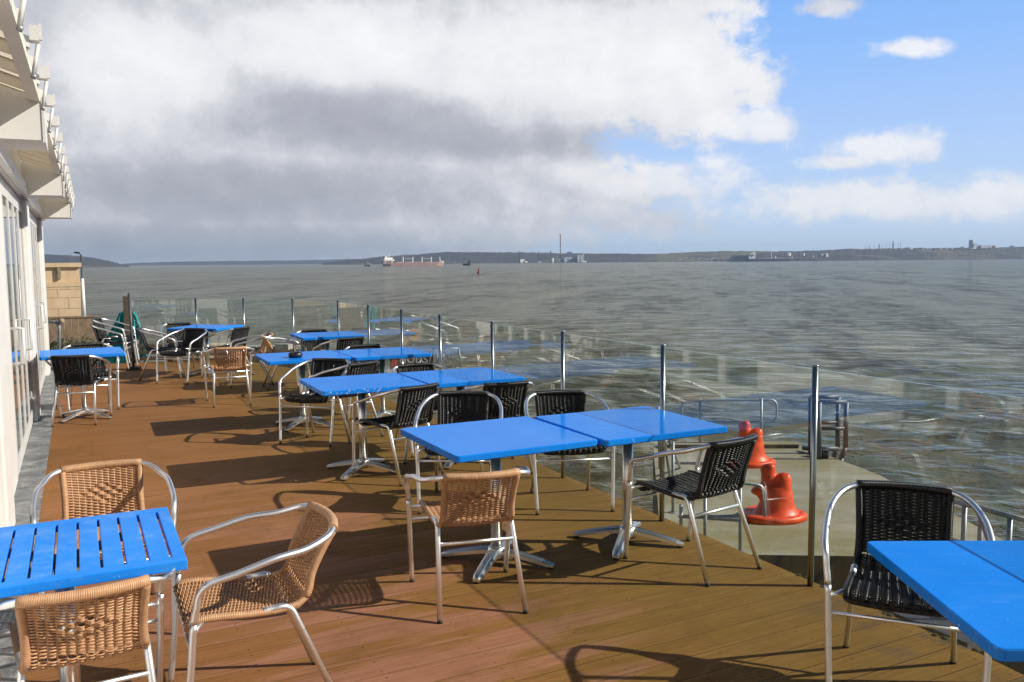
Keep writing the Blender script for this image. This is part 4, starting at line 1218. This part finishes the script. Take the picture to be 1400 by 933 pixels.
shed('white_shed', 'low white shed on the far shore between two dark chimneys', 'building', [('hall', 'ship_white', 736, 741.5, 358, 359.2, 0)], 2955)
def tank(px, y0, y1, w, d, label):
    a, c_ = fp(px, y1, d), fp(px, y0, d); r = w*d/F_PX/2
    root = empty('storage_tank', a)
    child(MB().lathe([(r, 0), (r, c_.z-a.z)], c=(a.x, d, a.z), seg=20, smooth=False), 'shell', 'ship_white', root)
    child(MB().lathe([(r*1.01, 0), (r*.4, r*.12), (.2, r*.16)], c=(a.x, d, c_.z), seg=20), 'roof', 'far_grey', root)
    tag(root, label, 'tank', 'white storage tanks')
tank(754.5, 353.2, 359, 5, 2955, 'upright white tank at the foot of a dark chimney')
tank(1075.5, 346, 350.6, 11, 2850, 'widest white tank behind the tanker bow')
tank(1097.5, 346.3, 350.6, 5.5, 2850, 'white tank a little right of the widest one')
tank(1110.5, 350.2, 351.8, 4, 2800, 'small low white tank between two larger ones')
shed('depot', 'pale depot building with a white end right of the tanks', 'building', [('hall', 'far_grey', 1123, 1129.6, 347.2, 351.2, 0), ('end', 'ship_white', 1129.7, 1133, 346.8, 351.4, -4)], 2690)
# village houses
rng = random.Random(21)
for k in range(16):
    x = 928+k*3.3+rng.uniform(-1, 1); y = 354.6+rng.uniform(-2.0, .5); dd = 3010+ (356-y)*30; w = rng.uniform(.9, 1.6)
    root = empty('village_house', fp(x, y, dd)); fbox(root, 'wall', 'ship_white' if rng.random() < .55 else 'far_grey', x, x+w, y-.7, y+.6, dd-25, 10, True); fbox(root, 'roof', 'far_dark', x-.05, x+w+.05, y-1.15, y-.71, dd-25.5, 11)
    tag(root, 'tiny pale house of the village on the far green hillside', 'house', 'village houses across the water')
# refinery
d = 2960
specs = [(1184, 335, 340.5, .5), (1188.3, 336.5, 340.5, .9), (1194.8, 334.5, 340, .4), (1201.8, 333.6, 340, 1.6), (1206, 335.3, 340, .4), (1211.3, 331.2, 340, .4), (1216.5, 330.5, 340, .4), (1221, 329.5, 340.5, 2.0), (1227.7, 331, 340.5, .5), (1231.2, 331.3, 340.5, .5)]
lab = ['thin refinery mast farthest left of the cluster', 'short stubby refinery column beside the leftmost mast', 'thin refinery mast left of the broad short column', 'broad short refinery column in the left of the cluster', 'short thin refinery mast right of the broad short column', 'tall thin refinery mast near the middle of the cluster', 'tall thin refinery mast just left of the thickest column', 'thickest tall refinery column', 'thin refinery mast just right of the thickest column', 'thin refinery mast farthest right of the cluster']
for (x, y0, y1, w), l_ in zip(specs, lab):
    root = empty('refinery_column', fp(x, y1, d)); a, c_ = fp(x, y1, d), fp(x, y0, d); r = w*d/F_PX/2
    child(MB().lathe([(r, -8), (r*.9, (c_.z-a.z)*.8), (r*.6, c_.z-a.z)], c=(a.x, d, a.z), seg=8), 'shaft', 'far_grey', root)
    child(MB().box((a.x-r*1.6, d-r*1.6, a.z+(c_.z-a.z)*.55), (a.x+r*1.6, d+r*1.6, a.z+(c_.z-a.z)*.6)), 'platform', 'far_grey', root)
    tag(root, l_, 'tower', 'refinery columns')
for i, (x, y, w, h, l_) in enumerate([(1231.5, 343, 3.5, 3.2, 'tall white tank right under the rightmost refinery mast'), (1241, 341, 12, 1.6, 'long flat white tank right of the refinery masts'), (1261.5, 342, 3, 2, 'white tank at the end of the long flat tank'), (1268, 341.7, 2.2, 1.8, 'very small white tank right of the long flat tank group'), (1285.5, 341.6, 3, 2.0, 'white tank halfway between refinery and factory'), (1293.5, 341, 3.5, 1.4, 'flat white tank halfway between refinery and factory'), (1301, 341, 3, 1.6, 'white tank of the pair nearer the factory'), (1316, 339.6, 7, 1.5, 'wide flat white tank left of the factory chimney'), (1384, 338, 7, 1.4, 'flat white tank right of the factory')]):
    tank(x, y-h, y, w, 2800, l_)
shed('factory', 'grey factory with a tall square chimney on the right hand skyline', 'building', [('chimney', 'far_grey', 1329.6, 1331.2, 328.3, 339.5, 0), ('hall', 'far_grey', 1331.3, 1341, 333.3, 339.5, 0), ('long_hall', 'far_grey', 1341.1, 1361, 335.2, 339.5, 5), ('white_end', 'ship_white', 1361.1, 1364.5, 335.8, 339, 3), ('low_hall', 'ship_white', 1330, 1337, 339.0, 340.2, -180)], 2960)

# ------------------------------------------------------------------ haze over the water
m_, nt_ = mat('haze_air'); n_h = N(nt_)
pv = n_h('ShaderNodeVolumePrincipled', {'Color': (.55, .74, 1.0, 1), 'Density': 0.00011, 'Anisotropy': .2})
oh = n_h('ShaderNodeOutputMaterial'); nt_.links.new(pv.outputs[0], oh.inputs['Volume']); MATS['haze'] = m_
tag(MB().box((-9000, -60, -8), (9000, 8000, 130)).build('haze', 'haze'), kind='stuff')
# ------------------------------------------------------------------ world: sky and clouds
SUN_EL, SUN_AZ = 32.3, 93.0            # azimuth clockwise from +Y
w = bpy.data.worlds.new('World'); scn.world = w; w.use_nodes = True
nt = w.node_tree; nt.nodes.clear(); n = N(nt)
sky = n('ShaderNodeTexSky', sky_type='NISHITA'); sky.sun_disc = False; sky.sun_elevation = R(SUN_EL); sky.sun_rotation = R(SUN_AZ)
sky.altitude = 0; sky.air_density = .9; sky.dust_density = .25; sky.ozone_density = 1.6
dirv = n('ShaderNodeTexCoord').outputs['Generated']
s = n('ShaderNodeSeparateXYZ', {0: dirv})
az = n.math('MULTIPLY', n.math('ARCTAN2', s.outputs[0], s.outputs[1]), 57.2958)
el = n.math('MULTIPLY', n.math('ARCSINE', s.outputs[2]), 57.2958)
ae = n('ShaderNodeCombineXYZ', {0: az, 1: el}).outputs[0]
def blobfield(blobs):
    cur = None
    for (px, py, wx, wy) in blobs:
        a0, e0 = azel(px, py); k = 57.2958/F_PX
        mp = n.mapping(ae, scale=(1/(wx*k), 1/(wy*k), 0), loc=(-a0/(wx*k), -e0/(wy*k), 0))
        ln = n('ShaderNodeVectorMath', {0: mp}, operation='LENGTH').outputs['Value']
        v = n.math('SUBTRACT', 1.0, ln)
        cur = v if cur is None else n.math('MAXIMUM', cur, v)
    return cur
def cloudnoise(off):
    va = n.mapping(ae, scale=(.14, .18, 1), loc=(off[0]*.14, off[1]*.18, 0)); vb = n.mapping(ae, scale=(.40, .50, 1), loc=(off[0]*.40+3.1, off[1]*.50, 0))
    return n.math('SUBTRACT', n.math('ADD', n.math('MULTIPLY', n.noise(va, 1.0, 9, .62, .15), .58), n.math('MULTIPLY', n.noise(vb, 1.0, 8, .64, .1), .42)), .5)
nn = cloudnoise((0, 0)); nlit = cloudnoise((-1.1, -1.0))
relief = n.math('SUBTRACT', nn, nlit)
cover = blobfield([(300, 120, 680, 330), (730, 60, 320, 200), (900, 95, 165, 125), (560, 250, 420, 150), (40, 230, 330, 220)])
c1 = n.smooth(n.math('ADD', cover, n.math('MULTIPLY', nn, 2.1)), .02, .34)
small = blobfield([(1020, 170, 105, 30), (1205, 203, 95, 32), (1150, 222, 80, 16), (1245, 66, 55, 16), (910, 250, 190, 55), (1140, 272, 210, 42), (1350, 275, 150, 38), (1130, 8, 60, 18), (830, 300, 230, 40)])
c2 = n.math('MULTIPLY', n.smooth(n.math('ADD', small, n.math('MULTIPLY', nn, 3.4)), .10, .75), .90)
haze = blobfield([(1000, 330, 900, 60), (300, 320, 700, 110)])
cl = n.math('MAXIMUM', c1, c2)
# light and dark inside the clouds
dark = blobfield([(520, 165, 350, 62), (660, 190, 260, 40), (330, 265, 420, 60), (280, 345, 480, 60)])
lite = blobfield([(760, 95, 330, 110), (950, 90, 170, 110), (480, 65, 260, 75), (200, 95, 150, 90), (1020, 165, 120, 40), (1205, 198, 120, 40), (980, 235, 260, 45), (1140, 270, 260, 50), (1350, 272, 160, 50), (1245, 66, 90, 30)])
sh = n.math('SUBTRACT', n.math('MULTIPLY', n.smooth(lite, 0, .75), .75), n.math('MULTIPLY', n.smooth(dark, 0, .8), .75))
sh = n.math('ADD', sh, n.math('ADD', n.math('MULTIPLY', nn, .75), n.math('MULTIPLY', relief, 1.5)))
cc = n.ramp(n.math('ADD', n.math('MULTIPLY', sh, .5), .5), [(.0, (.41, .42, .485)), (.26, (.49, .505, .565)), (.48, (.66, .67, .72)), (.68, (.85, .85, .89)), (1.0, (.97, .97, .99))])
BG = .05
g_ = n.ramp(n.math('DIVIDE', el, 20.0), [(0.0, (.62, .75, .92)), (.14, (.56, .73, .96)), (.38, (.43, .63, 1.0)), (.65, (.29, .53, 1.0)), (1.0, (.19, .43, .97))])
gs_ = n('ShaderNodeVectorMath', {0: g_}, operation='SCALE'); gs_.inputs['Scale'].default_value = 2**-0.2/BG
frontm = n.math('MULTIPLY', n.math('SUBTRACT', 1.0, n.smooth(el, 17, 34)), n.math('SUBTRACT', 1.0, n.smooth(n.math('ABSOLUTE', az), 50, 85)))
skyc = n.mix(frontm, sky.outputs[0], gs_.outputs[0])
cc10 = n('ShaderNodeVectorMath', {0: cc}, operation='SCALE'); cc10.inputs['Scale'].default_value = 2**-0.2/BG
above = n.smooth(el, -.5, .5)
# for the hemisphere behind the camera: broken cloud
front = n.smooth(n.math('ABSOLUTE', az), 62, 80)
back = n.smooth(n.noise(dirv, 2.2, 6, .6), .56, .66)
cl_all = n('ShaderNodeMix', {0: front, 2: cl, 3: n.math('MULTIPLY', back, .5)}).outputs[0]
topfade = n.math('SUBTRACT', 1.0, n.math('MULTIPLY', n.smooth(el, 20, 36), .85))
colr = n.mix(n.math('MULTIPLY', n.math('MULTIPLY', cl_all, above), topfade), skyc, cc10.outputs[0])
bg = n('ShaderNodeBackground', {'Color': colr, 'Strength': BG})
wo = n('ShaderNodeOutputWorld'); nt.links.new(bg.outputs[0], wo.inputs[0])

sd = bpy.data.lights.new('sun', 'SUN'); so = bpy.data.objects.new('sun', sd); COL.objects.link(so)
sd.energy = 5.0; sd.angle = R(.5); sd.color = (1.0, .93, .82)
dl = Vector((-math.sin(R(SUN_AZ))*math.cos(R(SUN_EL)), -math.cos(R(SUN_AZ))*math.cos(R(SUN_EL)), -math.sin(R(SUN_EL))))
so.rotation_euler = dl.to_track_quat('-Z', 'Y').to_euler(); so.location = (20, -2, 20)

# ------------------------------------------------------------------ render settings
scn.render.engine = 'CYCLES'
scn.cycles.max_bounces = 10; scn.cycles.transparent_max_bounces = 24; scn.cycles.glossy_bounces = 5; scn.cycles.diffuse_bounces = 3
scn.cycles.caustics_reflective = False; scn.cycles.caustics_refractive = False
scn.view_settings.view_transform = 'Standard'; scn.view_settings.look = 'None'; scn.view_settings.gamma = 1.0
scn.view_settings.exposure = 0.2; scn.view_settings.use_curve_mapping = False
scn.render.resolution_x, scn.render.resolution_y = 1024, 682
